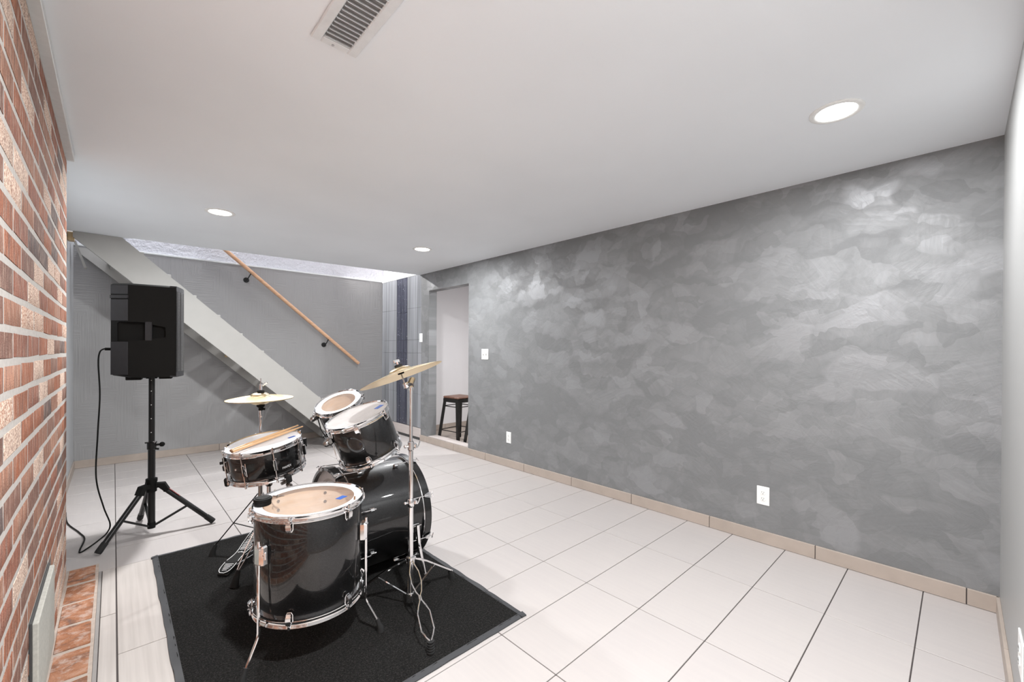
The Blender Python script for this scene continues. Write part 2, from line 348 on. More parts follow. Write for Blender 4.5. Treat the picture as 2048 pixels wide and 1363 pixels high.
# ------------------------------------------------------------------ room shell
H = 2.234; XR = .012; XL = -3.30; YB = 6.01; YF = -.256
FL = struct(MB().bb(XL-.05, 1.7, YF-.05, YB+.1, -.06, -.004).build('floor', GROUT))
tm = {}
def tile(x0, x1, y0, y1, mat=TILE, g=.0042):
    k = (round(x1-x0, 3), round(y1-y0, 3), mat.name)
    if k not in tm:
        tm[k] = MB().box((0, 0, -.006), (x1-x0-g, y1-y0-g, .012), None, .0012).mesh('floor_tile', mat)
    o = bpy.data.objects.new('floor_tile', tm[k]); COL.objects.link(o); o.parent = FL; o.location = ((x0+x1)/2, (y0+y1)/2, random.uniform(-.0003, .0003))
XC = [.012, -.593, -1.193, -1.793, -2.393, -2.993, -3.295]
for c in range(4):
    for k in range(-1, 20):
        y0 = k*.305; y1 = min(y0+.305, YB); y0 = max(y0, YF)
        if y1 > y0: tile(XC[c+1], XC[c], y0, y1)
YO = 3.094
for c in (4, 5):
    for k in range(0, 10):
        y0 = YO+k*.305; y1 = min(y0+.305, YB)
        if y1 > y0: tile(XC[c+1], XC[c], y0, y1)
for y0, y1 in ((2.172, YO), (1.25, 2.172), (.328, 1.25), (YF, .328)): tile(XC[5], XC[4], y0, y1, TILE2, .005)
for y0, y1 in ((2.54, YO), (1.62, 2.54), (.70, 1.62), (YF, .70)): tile(-3.05, XC[5], y0, y1, TILE2, .006)

MB().bb(-3.0615, -3.050, YF, YO, -.006, -.001).bb(-3.0615, -3.30, YO+.08, YO+.075, -.006, -.001).build('grout_line', GROUT2, FL, False)
# ceiling slab: ends in a slightly skewed edge over the stairwell
cp = [(XL-.05, YF-.05), (XR, YF-.05), (XR, 4.912), (-2.9, 5.135), (-2.9, 5.165), (XL-.05, 5.165)]
struct(MB().prism(cp, (1, 0, 0), (0, 1, 0), (0, 0, .26), (0, 0, H)).build('ceiling', CEIL, smooth=False))
# grey long wall with the doorway
m = MB()
T = .118
m.bb(XR, XR+T, YF-.05, 3.82, -.02, H+.26); m.bb(XR, XR+T, 3.82, 4.672, 2.0, H+.26); m.bb(XR, XR+T, 4.672, 4.868, -.02, 2.262); m.bb(XR+.012, XR+T, 4.868, YB+.1, -.02, 2.262)
WR = struct(m.build('wall_right', BRUSH, smooth=False))
struct(MB().bb(XR+.05, XR+T, 4.672, YB+.1, 2.262, 4.7).bb(XR+.05, XR+T, 4.672, 4.95, H, 4.7).build('wall_stair_right', WHITE, smooth=False))
# back wall: combed plaster below, lumpy plaster set back above a little ledge
struct(MB().bb(XL-.05, XR+.12, YB, YB+.12, -.02, 2.268).build('wall_back', WBACK, smooth=False))
struct(MB().bb(XL-.05, XR+.12, YB+.045, YB+.12, 2.268, 4.7).build('wall_stair_back', PLAST, smooth=False))
struct(MB().bb(XL, XR+.05, YB-.006, YB+.05, 2.256, 2.276, .003).build('trim_1', TRIMW))
struct(MB().bb(XR-.004, XR+.055, 4.9, YB-.006, 2.245, 2.268, .003).build('trim_2', TRIMW))
struct(MB().bb(XL-.08, XL, 3.10, YB+.1, -.02, 4.7).build('wall_alcove', WLEFT, smooth=False))
struct(MB().bb(XL-.08, XR+.12, YF-.1, YF, -.02, H+.1).build('wall_front', WFRONT, smooth=False))
struct(MB().prism([(XL-.05, 5.05), (XR+.05, 4.80), (XR+.05, 4.90), (XL-.05, 5.15)], (1, 0, 0), (0, 1, 0), (0, 0, 4.7-H-.25), (0, 0, H+.25)).build('wall_stair_front', WHITE, smooth=False))
struct(MB().bb(XL-.1, XR+.15, 4.75, YB+.12, 4.7, 4.78).build('ceiling_stairwell', CEIL, smooth=False))
# brick wall: mortar backing plus bricks
XBK = -3.185; YBE = 3.108
WL = struct(MB().bb(XL-.08, XBK-.0010, YF, YBE-.001, -.02, H).build('wall_left', MORTAR, smooth=False))
def brickmesh(L, hgt, dep, seed, mat=BRICK):
    rd = random.Random(seed); b = MB().box((0, 0, 0), (dep, L, hgt), None, .0022)
    for v in b.v: v += V((rd.uniform(-.0002, .0002), rd.uniform(-.003, .003), rd.uniform(-.0024, .0024)))
    return b.mesh('brick', mat)
PIT, CO = .25, .078; bh = .063
full = [brickmesh(PIT-.015, bh, .06, s) for s in range(5)]; half = [brickmesh(PIT/2-.015, bh, .06, 20+s) for s in range(3)]; low = [brickmesh(PIT-.012, .045, .06, 40)]
far = MB(); nb = 0
for c in range(0, 29):
    zc = .013+CO*c+CO/2+.0005
    if zc+bh/2 > H: continue
    y = YBE
    if c % 2: segs = [(PIT/2, half)]
    else: segs = []
    while y-sum(s[0] for s in segs) > YF-.1: segs.append((PIT, full))
    for L, kind in segs:
        yc = y-L/2+.006; y -= L
        if yc-L/2 < YF: continue
        xj = random.uniform(-.0004, .0003)
        if yc > 1.16:
            # leave the opening behind the cover panel to the panel
            if 1.80 < yc < 2.2 and .13 < zc < .36: pass
            o = bpy.data.objects.new('brick', random.choice(kind)); COL.objects.link(o); o.parent = WL
            o.location = (XBK-.03+xj, yc-.006, zc); o.rotation_euler = (random.uniform(-.008, .008), 0, 0); nb += 1
        else: far.box((XBK-.03+xj, yc-.006, zc), (.06, L-.015, bh), None, .004)
tag(far.build('bricks_nearest_camera', BRICKI, WL), kind='stuff')
struct(MB().bb(XBK-.004, -3.156, YF, 3.098, H-.034, H-.0005, .002).build('trim_3', TRIMW))
# hearth ledge bricks
hb = thing('hearth_ledge', 'low ledge of reddish bricks laid flat at the foot of the brick wall', 'hearth', (-3.12, 2.5, 0))
MB().bb(XBK-.002, -3.062, YF, 3.172, -.002, .0165).build('mortar_bed', MORTAR2, hb, False, world=True)
hm = [brickmesh(.198, .024, .104, 60+s, HEARTHB) for s in range(4)]
for v in hm:
    pass
y = 3.165
k = 0
while y > YF+.15:
    o = bpy.data.objects.new('brick', hm[k % 4]); COL.objects.link(o); o.parent = hb
    o.location = (-3.124+3.12+random.uniform(-.002, .002), y-.1025-2.5, .007+random.uniform(-.001, .001)); o.rotation_euler = (0, 0, random.uniform(-.015, .015)); y -= .219; k += 1
# cover panel on the brick wall
cpn = thing('cover_panel', 'pale grey cover panel leaning low against the brick wall above the hearth ledge', 'panel', (-3.174, 2.0, .105))
MB().bb(-3.1815, -3.1665, 1.765, 2.235, .105, .397, .003).build('board', PANELG, cpn, world=True)
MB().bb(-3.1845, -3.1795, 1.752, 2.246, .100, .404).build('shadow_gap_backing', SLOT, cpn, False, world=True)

# baseboards: skirting tiles in a grout strip
def baseboard(name, a, b, nrm, joints, mat=BASEB, h=.08):
    a = V(a); b = V(b); n = V(nrm); L = (b-a).length; d = (b-a)/L; R = Matrix((d, n, V((0, 0, 1)))).transposed()
    st = struct(MB().box((a+b)/2+n*.004+V((0, 0, h/2-.002)), (L, .008, h-.004), R).build(name, GROUT, None, False))
    js = [0]+[j for j in joints if 0 < j < L]+[L]
    for p, q in zip(js[:-1], js[1:]):
        o = MB().box((0, 0, 0), (q-p-.004, .012, h-.003), R, .0012).build('skirting_tile', mat, st); o.location = a+d*(p+q)/2+n*.006+V((0, 0, h/2))
    return st
ys = [-.15+.607*i for i in range(9)]
baseboard('baseboard_right', (XR, YF, 0), (XR, 4.872, 0), (-1, 0, 0), [y-YF for y in ys])
baseboard('baseboard_back', (XL, YB, 0), (XR, YB, 0), (0, -1, 0), [.62, 1.225, 1.83, 2.435])
baseboard('baseboard_left', (XL, 3.12, 0), (XL, YB, 0), (1, 0, 0), [.6, 1.2, 1.8, 2.4])
baseboard('baseboard_front', (XL, YF, 0), (XR, YF, 0), (0, 1, 0), [.4, 1.0, 1.6, 2.2, 2.8])
# doorway sill
sl = struct(MB().bb(XR-.002, XR+T, 3.815, 4.675, -.002, .085).build('trim_4', GROUT2, None, False))
for a, b in ((3.815, 4.275), (4.275, 4.672)): MB().bb(XR-.0035, XR+T+.003, a+.001, b-.001, .081, .0905, .001).build('sill_tile', PALET, sl)
# streaked ceramic panel at the end of the wall
for (y0, y1, mt, nm) in ((5.545, YB-.004, STRIPE, 0), (5.245, 5.541, MOSAIC, 1), (4.870, 5.241, STRIPE, 0)):
    zz = [.165, .62, 1.18, 1.36, 1.80, 2.25] if nm == 0 else [.165, .55, .95, 1.18, 1.36, 1.75, 2.25]
    if nm == 0:
        for a, b in zip(zz[:-1], zz[1:]): MB().bb(XR+.002, XR+.012, y0+.001, y1-.001, a+.001, b-.001, .0008).build('panel_tile', mt, WR)
    else:
        wv = (y1-y0)/6
        for i in range(6):
            for a, b in zip(zz[:-1], zz[1:]):
                s = random.uniform(-.03, .03) if 0 < zz.index(a) else 0
                MB().bb(XR+random.uniform(.001, .003), XR+.012, y0+i*wv+.001, y0+(i+1)*wv-.001, a+.001, b-.001, .0008).build('mosaic_strip', mt, WR)
MB().bb(XR-.004, XR+.012, 4.868, YB-.014, .035, .158, .003).build('panel_plinth', PALET, WR)
MB().bb(XR, XR+.012, 4.868, YB-.014, -.003, .035).build('plinth_gap', SLOT, WR, False)

# room through the doorway
struct(MB().bb(XR+T, 1.75, 5.35, 5.45, -.02, H+.1).build('wall_annex_back', WHITE, None, False))
struct(MB().bb(1.65, 1.75, 2.4, 5.4, -.02, H+.1).build('wall_annex_right', WHITE, None, False))
struct(MB().bb(XR+T, 1.75, 2.3, 2.4, -.02, H+.1).build('wall_annex_front', WHITE, None, False))
struct(MB().bb(XR+T, 1.75, 2.3, 5.45, H+.02, H+.1).build('ceiling_annex', CEIL, None, False))
struct(MB().bb(XR+T, 1.7, 2.3, 5.4, -.01, .0).build('floor_annex', GROUT2, None, False))
fa = bpy.data.objects['floor_annex']
for i in range(3):
    for j in range(10): MB().bb(XR+T+.002+i*.5, XR+T+.498+i*.5, 2.4+j*.295, 2.4+j*.295+.292, -.004, .004, .001).build('floor_tile', BASEB, fa)
baseboard('baseboard_annex', (XR+T, 5.35, .004), (1.65, 5.35, .004), (0, -1, 0), [.6, 1.2])

# ------------------------------------------------------------------ staircase
Y0, Y1 = 5.15, YB-.004
def ztop(x): return 2.228-.902*(x+2.949)
def zbot(x): return 2.162-.921*(x+3.24)
st = thing('staircase', 'pale painted open-riser staircase descending along the back wall', 'stairs', (-.7, 5.58, 0))
xs0 = -3.286
for i, (ya, yb) in enumerate(((Y0, Y0+.04), (Y1-.038, Y1))):
    poly = [(-3.262, zbot(-3.262)), (-.893, 0.001), (-.50, .001), (-2.9485, 2.232), (-3.262, 2.232)]
    MB().prism([(p, q) for p, q in poly], (1, 0, 0), (0, 0, 1), (0, yb-ya, 0), (0, ya, 0)).build('stringer', STAIRP, st, False, world=True)
nos = [(-2.798+.2005*k, 2.124-.1843*k) for k in range(0, 12)]
for k, (x, z) in enumerate(nos):
    if z < .03: continue
    x0 = x-.255
    MB().bb(max(x0, -3.25), x, Y0+.002, Y1-.04, z-.04, z, .004).build('tread', STAIRP, st, world=True)
    for yc in (Y0+.055, Y1-.055):
        MB().bb(x-.235, x-.015, yc-.014, yc+.014, z-.082, z-.041, .002).build('cleat', RAWW if k in (1, 5) and yc > 5.5 else STAIRP, st, world=True)
MB().bb(XL+.002, -3.255, 5.17, 5.26, 2.155, 2.228, .004).build('header_block', RAWW, st, world=True)
MB().strip([(-3.27, 5.6, 2.22), (-3.2, 5.62, 1.98)], (0, 1, 0), .09, .018).build('shim_board', STAIRP, st, world=True)
# handrail
hr = thing('handrail', 'round pine handrail on two black brackets fixed to the back wall', 'handrail', (-1.2, 5.93, 1.7))
a, b = V((-2.30, 5.93, 2.633)), V((-.388, 5.93, 1.019))
MB().cyl(a, b, .0225, 16).build('rail', RAILW, hr, world=True)
d = (b-a).normalized()
for x in (-1.765, -.823):
    t = (x-a.x)/(b.x-a.x); p = a+(b-a)*t; up = V((0, 0, 1)); q = p+V((-.035, 0, -.10)); q.y = YB
    o = MB().cyl(q, q-V((0, .008, 0)), .032, 18).cyl(q-V((0, .006, 0)), q-V((0, .016, 0)), .02, 14).build('bracket', BLACKM, hr, world=True)
    MB().tube([q-V((0, .01, 0)), q-V((0, .055, 0))+V((.004, 0, .005)), q-V((0, .075, 0))+V((.012, 0, .025)), p-V((0, 0, .026))], .0065, 8).box(p-V((0, 0, .024)), (.075, .018, .006), Matrix((d, V((0, 1, 0)), d.cross(V((0, 1, 0))))).transposed()).build('bracket_arm', BLACKM, o, world=True)

# ------------------------------------------------------------------ lights and vent
def downlight(x, y, label, watt=DOWNLIGHT_W, z=H, group=None):
    t = thing('recessed_light', label, 'ceiling light', (x, y, z), None, group)
    MB().lathe([(.071, 0), (.095, 0), (.095, -.003), (.090, -.006), (.076, -.006), (.071, -.003)], 40, loop=True).build('trim_ring', PLATE, t)
    MB().lathe([(.0001, -.0035), (.05, -.0032), (.0712, -.002), (.0712, 0), (.0001, 0)], 40).build('lens', LENS, t)
    la = bpy.data.lights.new('downlight', 'AREA'); la.shape = 'DISK'; la.size = .09; la.energy = watt; la.color = (.975, .99, 1)
    lo = bpy.data.objects.new('downlight', la); COL.objects.link(lo); lo.parent = t; lo.location = (0, 0, -.009)
    return t
downlight(-.785, .245, 'largest round recessed light, nearest the right-hand corner of the ceiling', 18)
downlight(-2.43, 3.66, 'round recessed light over the loudspeaker, left of the other two', 44)
downlight(-.745, 3.60, 'smallest round recessed light, by the grey wall near the doorway', 27)
downlight(-2.43, .30, 'round recessed light above the brick wall side, close to the camera', 66)  # out of view, implied by the other three; power raised to lift the ceiling
t = downlight(.85, 3.4, 'round recessed light in the room through the doorway', ANNEX_W, H+.02)
# stairwell wall fitting
ax = V((.60, -.72, -.34)).normalized(); QA = frame(ax)
t = thing('stair_lamp', 'white spot lamp on the upper back wall of the stairwell, turned to the doorway', 'wall lamp', (-1.0, YB+.045, 2.70))
MB().cyl((0, 0, 0), (0, -.02, 0), .05, 24).cyl((0, -.02, 0), (0, -.075, .0), .01, 10).build('back_plate', PLATE, t)
MB().lathe([(.02, -.03), (.03, -.03), (.055, .07), (.052, .07), (.028, -.025), (.018, -.025)], 28, (0, -.10, -.01), QA, loop=True).build('shade', PLATE, t)
MB().ball(V((0, -.10, -.01))+ax*.02, .024, 16).build('globe', LENS2, t)
la = bpy.data.lights.new('stair_bulb', 'SPOT'); la.energy = STAIR_W; la.spot_size = math.radians(125); la.spot_blend = .35; la.shadow_soft_size = .025; la.color = (1, .985, .97)
lo = bpy.data.objects.new('stair_bulb', la); COL.objects.link(lo); lo.parent = t; lo.location = V((0, -.10, -.01))+ax*.075
lo.rotation_euler = (-ax).to_track_quat('Z', 'Y').to_euler()
t = thing('stairwell_added_lamp', 'unseen white ceiling lamp added to light the upper stairwell', 'ceiling lamp', (-2.6, 5.5, 4.7))  # unseen lamp, added for the cool daylight on the upper plaster
MB().lathe([(.15, 0), (.15, -.03), (.13, -.05), (.0001, -.055)], 32).build('diffuser', LENS2, t)
la = bpy.data.lights.new('stair_added_bulb', 'AREA'); la.shape = 'DISK'; la.size = .28; la.energy = UPPER_W; la.color = (.93, .96, 1)
lo = bpy.data.objects.new('stair_added_bulb', la); COL.objects.link(lo); lo.parent = t; lo.location = (0, 0, -.06)

vt = thing('ceiling_vent', 'white louvred air vent in the ceiling near the brick wall', 'vent', (-2.47, 1.15, H))
x0, x1, y0, y1 = -2.545, -2.395, .985, 1.325; ix0, ix1, iy0, iy1 = -2.514, -2.427, 1.012, 1.296
MB().bb(x0, ix0, y0, y1, H-.009, H, .003).bb(ix1, x1, y0, y1, H-.009, H, .003).bb(ix0, ix1, y0, iy0, H-.009, H, .003).bb(ix0, ix1, iy1, y1, H-.009, H, .003).build('frame', VENTW, vt, world=True)
MB().bb(ix0, ix1, iy0, iy1, H-.0015, H-.0005).build('duct_shade_plate', VENTD, vt, False, world=True)  # flat plate under the slab; the cavity's shade is put into its grey
n = 14
for i in range(n):
    yc = iy0+(i+.5)*(iy1-iy0)/n; R = Matrix.Rotation(-.55, 3, 'X')
    MB().box(((ix0+ix1)/2, yc, H-.0075), (ix1-ix0, .0012, .011), R).build('slat', VENTW, vt, False, world=True)
MB().cyl((-2.478, 1.312, H-.0112), (-2.478, 1.312, H-.008), .004, 10).build('screw', DCHROME, vt, world=True)

# ------------------------------------------------------------------ switches and outlets on walls
def plate(name, label, cat, pos, nrm, wd, ht, kind):
    n = V(nrm); sx = V((0, 0, 1)).cross(n); R = Matrix((sx, n, V((0, 0, 1)))).transposed()
    t = thing(name, label, cat, pos); MB().box(n*.0025, (wd, .005, ht), R, .002).build('plate', PLATE, t)
    if kind == 'outlet':
        for dz in (.0195, -.0195):
            r = MB().lathe([(.0001, .0075), (.0145, .0075), (.0165, .006), (.0165, .0)], 20, (0, 0, 0), Matrix((sx, V((0, 0, 1)), n)).transposed()).build('receptacle', PLATE, t); r.location = (0, 0, dz)
            s = MB()
            for q in (-.006, .006): s.box(sx*q+n*.0077+V((0, 0, .004)), (.002, .001, .008), R)
            s.cyl(n*.0072+V((0, 0, -.007)), n*.0082+V((0, 0, -.007)), .0028, 8); s.build('slots', SLOT, r)
        MB().cyl(n*.0045, n*.0062, .0028, 8).build('screw', PLATE, t)
    if kind == 'toggle2':
        for q in (-.023, .023):
            MB().box(sx*q+n*.0053, (.010, .002, .024), R).build('slot', SLOT, t, False)
            MB().box(sx*q+n*.010+V((0, 0, .004)), (.008, .014, .011), R@Matrix.Rotation(.4, 3, 'X'), .001).build('toggle', PLATE, t)
    if kind == 'rocker': MB().box(n*.0065, (wd*.5, .005, ht*.6), R, .0015).build('rocker', PLATE, t)
    return t
plate('light_switch', 'white double toggle switch plate on the grey wall right of the doorway', 'light switch', (XR, 3.516, 1.176), (-1, 0, 0), .116, .117, 'toggle2')
plate('wall_outlet', 'small white outlet low on the grey wall near the doorway', 'outlet', (XR, 3.119, .308), (-1, 0, 0), .072, .117, 'outlet')
plate('wall_outlet', 'white duplex outlet low on the grey wall in the right half of the picture', 'outlet', (XR, .735, .302), (-1, 0, 0), .072, .117, 'outlet')
plate('light_switch', 'narrow white rocker switch on the streaked tile panel beside the doorway', 'light switch', (XR+.001, 4.868, 1.385), (-1, 0, 0), .075, .117, 'rocker')
plate('wall_outlet', 'white outlet at the picture edge on the pale right-hand wall', 'outlet', (-1.0, YF, .30), (0, 1, 0), .125, .117, 'outlet')

# ------------------------------------------------------------------ stools in the next room
def stool(cx, cy, label, rot):
    t = thing('bar_stool', label, 'stool', (cx, cy, .004), Matrix.Rotation(rot, 3, 'Z'), 'metal stools in the next room')
    MB().box((0, 0, .592), (.305, .305, .03), None, .012).build('seat', SEATW, t)
    MB().bb(-.148, .148, -.148, -.140, .53, .577).bb(-.148, .148, .140, .148, .53, .577).bb(-.148, -.140, -.14, .14, .53, .577).bb(.140, .148, -.14, .14, .53, .577).build('apron', GUNM, t, False)
    for sx in (-1, 1):
        for sy in (-1, 1):
            A = V((sx*.135, sy*.135, .574)); B = V((sx*.195, sy*.195, 0)); dg = V((sx, sy, 0)).normalized(); sd = V((-sy, sx, 0)).normalized(); m = MB(); n = 6; vs = []
            for i in range(n+1):
                u = i/n; c = A.lerp(B, u); wd = .040*(1-u)+.022*u
                for p, q in ((sd*wd, -dg*.022), (V((0, 0, 0)), dg*.012), (-sd*wd, -dg*.022), (-sd*wd*.75, -dg*.028), (V((0, 0, 0)), dg*.002), (sd*wd*.75, -dg*.028)): vs.append(c+p+q)
            m.add(vs, [[i*6+j, i*6+(j+1) % 6, i*6+6+(j+1) % 6, i*6+6+j] for i in range(n) for j in range(6)]+[list(range(6)), [n*6+j for j in range(6)]])
            l = m.build('leg', GUNM, t, ang=25); MB().cyl(B+V((0, 0, .0)), B+V((0, 0, .022)), .02, 10).build('foot', RUB, l)
    for z, e in ((.16, .178), (.475, .145)):
        for a, b in (((-e, -e), (e, -e)), ((e, -e), (e, e)), ((e, e), (-e, e)), ((-e, e), (-e, -e))):
            MB().cyl((*a, z), (*b, z), .006, 8).build('brace', GUNM, t)
    return t
vd = math.atan2(.78, .62)
stool(.363, 4.48, 'dark metal stool with a wooden seat standing in the doorway', vd-PI/4)
stool(.42, 3.99, 'dark metal stool mostly hidden behind the doorway edge', vd-PI/4)

# ------------------------------------------------------------------ floor mat
mt = thing('floor_mat', 'black ribbed-edge carpet mat under the drum kit', 'mat', (-2.235, 2.168, 0))
mx0, mx1, my0, my1 = -2.845, -1.622, 1.237, 3.105; nx, ny = 60, 90; m = MB(); vs = []; fs = []
for j in range(ny+1):
    for i in range(nx+1):
        x = mx0+.024+(mx1-mx0-.048)*i/nx; y = my0+.024+(my1-my0-.048)*j/ny; vs.append((x, y, .0065+random.uniform(0, .0018)))
fs = [[j*(nx+1)+i, j*(nx+1)+i+1, (j+1)*(nx+1)+i+1, (j+1)*(nx+1)+i] for j in range(ny) for i in range(nx)]
m.add(vs, fs).build('pile', CARPET, mt, world=True)
m = MB()
def edge(a, b, inn, wav):
    n = 70; a = V(a); b = V(b); inn = V(inn); vs = []
    for i in range(n+1):
        p = a.lerp(b, i/n); u = i/n; wv = wav*(math.sin(u*41)+.6*math.sin(u*23+1)+.4*math.sin(u*77))
        e = min(1, u*12, (1-u)*12)
        o = p+inn*(.004+wv*.35*e); z = .0015+max(0, wv)*e*.8
        vs += [o+V((0, 0, z*.1)), o+V((0, 0, .003+z)), p+inn*.014+V((0, 0, .0045+z*.7)), p+inn*.03+V((0, 0, .0085)), p+inn*.03]
    return vs, [[i*5+j, i*5+j+1, i*5+6+j, i*5+5+j] for i in range(n) for j in range(4)]
for a, b, inn, wv in (((mx0, my0, 0), (mx0, my1, 0), (1, 0, 0), .004), ((mx1, my1, 0), (mx1, my0, 0), (-1, 0, 0), .008), ((mx0, my1, 0), (mx1, my1, 0), (0, -1, 0), .002), ((mx1, my0, 0), (mx0, my0, 0), (0, 1, 0), .0015)):
    m.add(*edge(a, b, inn, wv))
m.build('rubber_edge', RUBE, mt, world=True)
ZM = .008

# ------------------------------------------------------------------ drums
def hoop_prof(Rs, R, z, s=1):
    # flanged steel hoop; s=+1 upper rim, -1 lower rim mirrored
    p = [(Rs+.001, -.026), (R, -.027), (R+.0005, -.0245), (Rs+.0052, -.021), (Rs+.0040, -.013), (Rs+.0052, -.007), (R-.001, -.002), (R-.0005, .0005), (R-.003, .001), (Rs+.001, -.004)]
    return [(r, z+s*q) for r, q in p]
def drum(t, R, HT, lugs, offs, clear, label_head, inner=MAPLE, double=False, lugh=.05, seg=64):
    Rs = R-.009; g = math.radians
    m = MB(); m.cm = 0
    pr = [(Rs-.002, HT-.011), (Rs, HT-.014), (Rs, .014), (Rs-.002, .011)]; m.lathe(pr, seg); m.cm = 1; m.lathe([(Rs-.002, .011), (Rs-.008, .013), (Rs-.008, HT-.013), (Rs-.002, HT-.011)], seg)
    sh = m.build('shell', [LACQ, inner], t, normals=False)
    MB().lathe(hoop_prof(Rs, R, HT), seg, loop=True).build('top_hoop', CHROME, t)
    MB().lathe(hoop_prof(Rs, R, 0, -1), seg, loop=True).build('bottom_hoop', CHROME, t)
    if clear == 'ring':
        hd = MB().disc(0, Rs-.03, HT-.007, seg).build('drum_head', HEADC, t, False); tag(hd, 'clear drum head film')
        MB().disc(Rs-.03, Rs+.001, HT-.0068, seg).build('white_ring', HEADW, hd, False)
    elif clear == 'frost':
        hd = MB().disc(0, Rs+.001, HT-.007, seg).build('drum_head', HEADF, t, False)
    else: hd = MB().disc(0, Rs+.001, HT-.007, seg).build('drum_head', HEADW, t, False)
    MB().disc(0, Rs+.001, .007, seg).build('bottom_head', HEADB, t, False)
    # lug and rod meshes shared round the shell
    def lugmesh(s):
        # cantilever lug: foot on the shell, arch out and along to the rod
        m = MB(); z = lambda q: s*q
        m.strip([(Rs-.001, 0, z(-lugh)), (Rs+.010, 0, z(-lugh-.004)), (Rs+.017, 0, z(-lugh+.004)), (Rs+.0185, 0, z(-lugh+.018)), (Rs+.0165, 0, z(-lugh+.030))][::1], (0, 1, 0), [.012, .014, .018, .019, .016], .006)
        m.tube([(Rs+.003, -.011, z(-lugh+.03)), (Rs+.004, -.011, z(-lugh)), (Rs+.005, -.007, z(-lugh-.009)), (Rs+.005, .007, z(-lugh-.009)), (Rs+.004, .011, z(-lugh)), (Rs+.003, .011, z(-lugh+.03))], .0022, 6)
        return m.mesh('lug', CHROME)
    def rodmesh(s):
        m = MB(); m.cyl((Rs+.0135, 0, s*(-lugh+.02)), (Rs+.0115, 0, s*-.004), .0027, 8).cyl((Rs+.0118, 0, s*-.012), (Rs+.0112, 0, s*.001), .0048, 8).box((Rs+.008, 0, s*-.016), (.014, .016, .007), None, .002)
        return m.mesh('tension_rod', CHROME)
    if not double:
        lt, lb, rt, rb = lugmesh(1), lugmesh(-1), rodmesh(1), rodmesh(-1)
        for i in range(lugs):
            a = g(offs+360/lugs*i)
            for me, nm, z in ((lt, 'lug', HT), (rt, 'tension_rod', HT), (lb, 'lug', 0), (rb, 'tension_rod', 0)):
                o = bpy.data.objects.new(nm, me); COL.objects.link(o); o.parent = t; o.location = (0, 0, z); o.rotation_euler = (0, 0, a)
    else:
        m = MB(); m.box((Rs+.008, 0, HT/2), (.017, .013, .062), None, .004).box((Rs+.006, 0, HT/2), (.012, .017, .018), None, .003).tube([(Rs+.002, .010, HT/2-.035), (Rs+.003, .011, HT/2), (Rs+.002, .010, HT/2+.035)], .002, 6); lm = m.mesh('lug', CHROME)
        m = MB(); m.cyl((Rs+.012, 0, .001), (Rs+.012, 0, HT-.001), .0027, 8)
        for z in (.014, HT-.014): m.box((Rs+.008, 0, z), (.014, .015, .007), None, .002)
        for z in (0, HT): m.cyl((Rs+.012, 0, z-.006), (Rs+.012, 0, z+.006), .0048, 8)
        rm = m.mesh('tension_rod', CHROME)
        for i in range(lugs):
            a = g(offs+360/lugs*i)
            for me, nm in ((lm, 'lug'), (rm, 'tension_rod')):
                o = bpy.data.objects.new(nm, me); COL.objects.link(o); o.parent = t; o.rotation_euler = (0, 0, a)
    return sh, hd
def on_axis(c, n, Ht): return V(c)-V(n).normalized()*Ht
def local(t, R, p): return R.transposed()@(V(p)-t.location)
def tape(t, R, p, HT, wd, ht, rot):
    q = local(t, R, p); MB().box((q.x, q.y, HT-.0062), (wd, ht, .0008), Matrix.Rotation(rot, 3, 'Z')).build('tape', TAPE, t, False)

# floor tom
FTC = V((-2.401, 1.756, .594)); HT = .418; R0 = frame((0, 0, 1)); base = FTC-V((0, 0, HT))
ft = thing('floor_tom', 'large black floor tom on bent chrome legs nearest the camera', 'drum', base)
sh, hd = drum(ft, .213, HT, 6, -127, 'ring', '')
for i in range(6):
    for dz in (.045, .085):
        a = math.radians(-127+60*i); r = .1955
        MB().cyl((r*math.cos(a), r*math.sin(a), HT-dz), ((r-.004)*math.cos(a), (r-.004)*math.sin(a), HT-dz), .0065, 10).build('lug_bolt', DCHROME, sh)
for i, a in enumerate((-157, -37, 83)):
    a = math.radians(a); u = V((math.cos(a), math.sin(a), 0)); sd = V((-u.y, u.x, 0)); r = .206; zt = .325
    br = MB(); br.box(u*(r+.012)+V((0, 0, zt-.055)), (.028, .046, .076), Matrix((u, sd, V((0, 0, 1)))).transposed(), .006).box(u*(r+.024)+V((0, 0, zt-.055)), (.012, .032, .062), Matrix((u, sd, V((0, 0, 1)))).transposed(), .004)
    br.cyl(u*(r+.02)+sd*.015+V((0, 0, zt-.05)), u*(r+.02)+sd*.03+V((0, 0, zt-.05)), .003, 8).box(u*(r+.02)+sd*.032+V((0, 0, zt-.05)), (.008, .006, .03), Matrix((u, sd, V((0, 0, 1)))).transposed(), .002)
    br.build('leg_bracket', CHROME, ft)
    zb = -base.z+.15; foot = u*(r+.085)+V((0, 0, -base.z+ZM))
    lg = MB().tube([u*(r+.022)+V((0, 0, zt)), u*(r+.022)+V((0, 0, zb+.012)), u*(r+.024)+V((0, 0, zb-.004)), u*(r+.03)+V((0, 0, zb-.018)), foot+V((0, 0, .045))-u*.012], .0058, 10).build('leg', CHROME, ft)
    MB().tube([foot+V((0, 0, .055))-u*.015, foot+V((0, 0, .03))-u*.006, foot+V((0, 0, .018)), foot], [.0085, .010, .013, .015], 12).build('rubber_foot', RUB, lg)
tape(ft, R0, (-2.298, 1.684, .586), HT, .044, .026, .5)
MB().box((.142, -.115, HT-.0064), (.045, .007, .0006), Matrix.Rotation(1.15, 3, 'Z')).build('worn_mark', STICKE, ft, False)
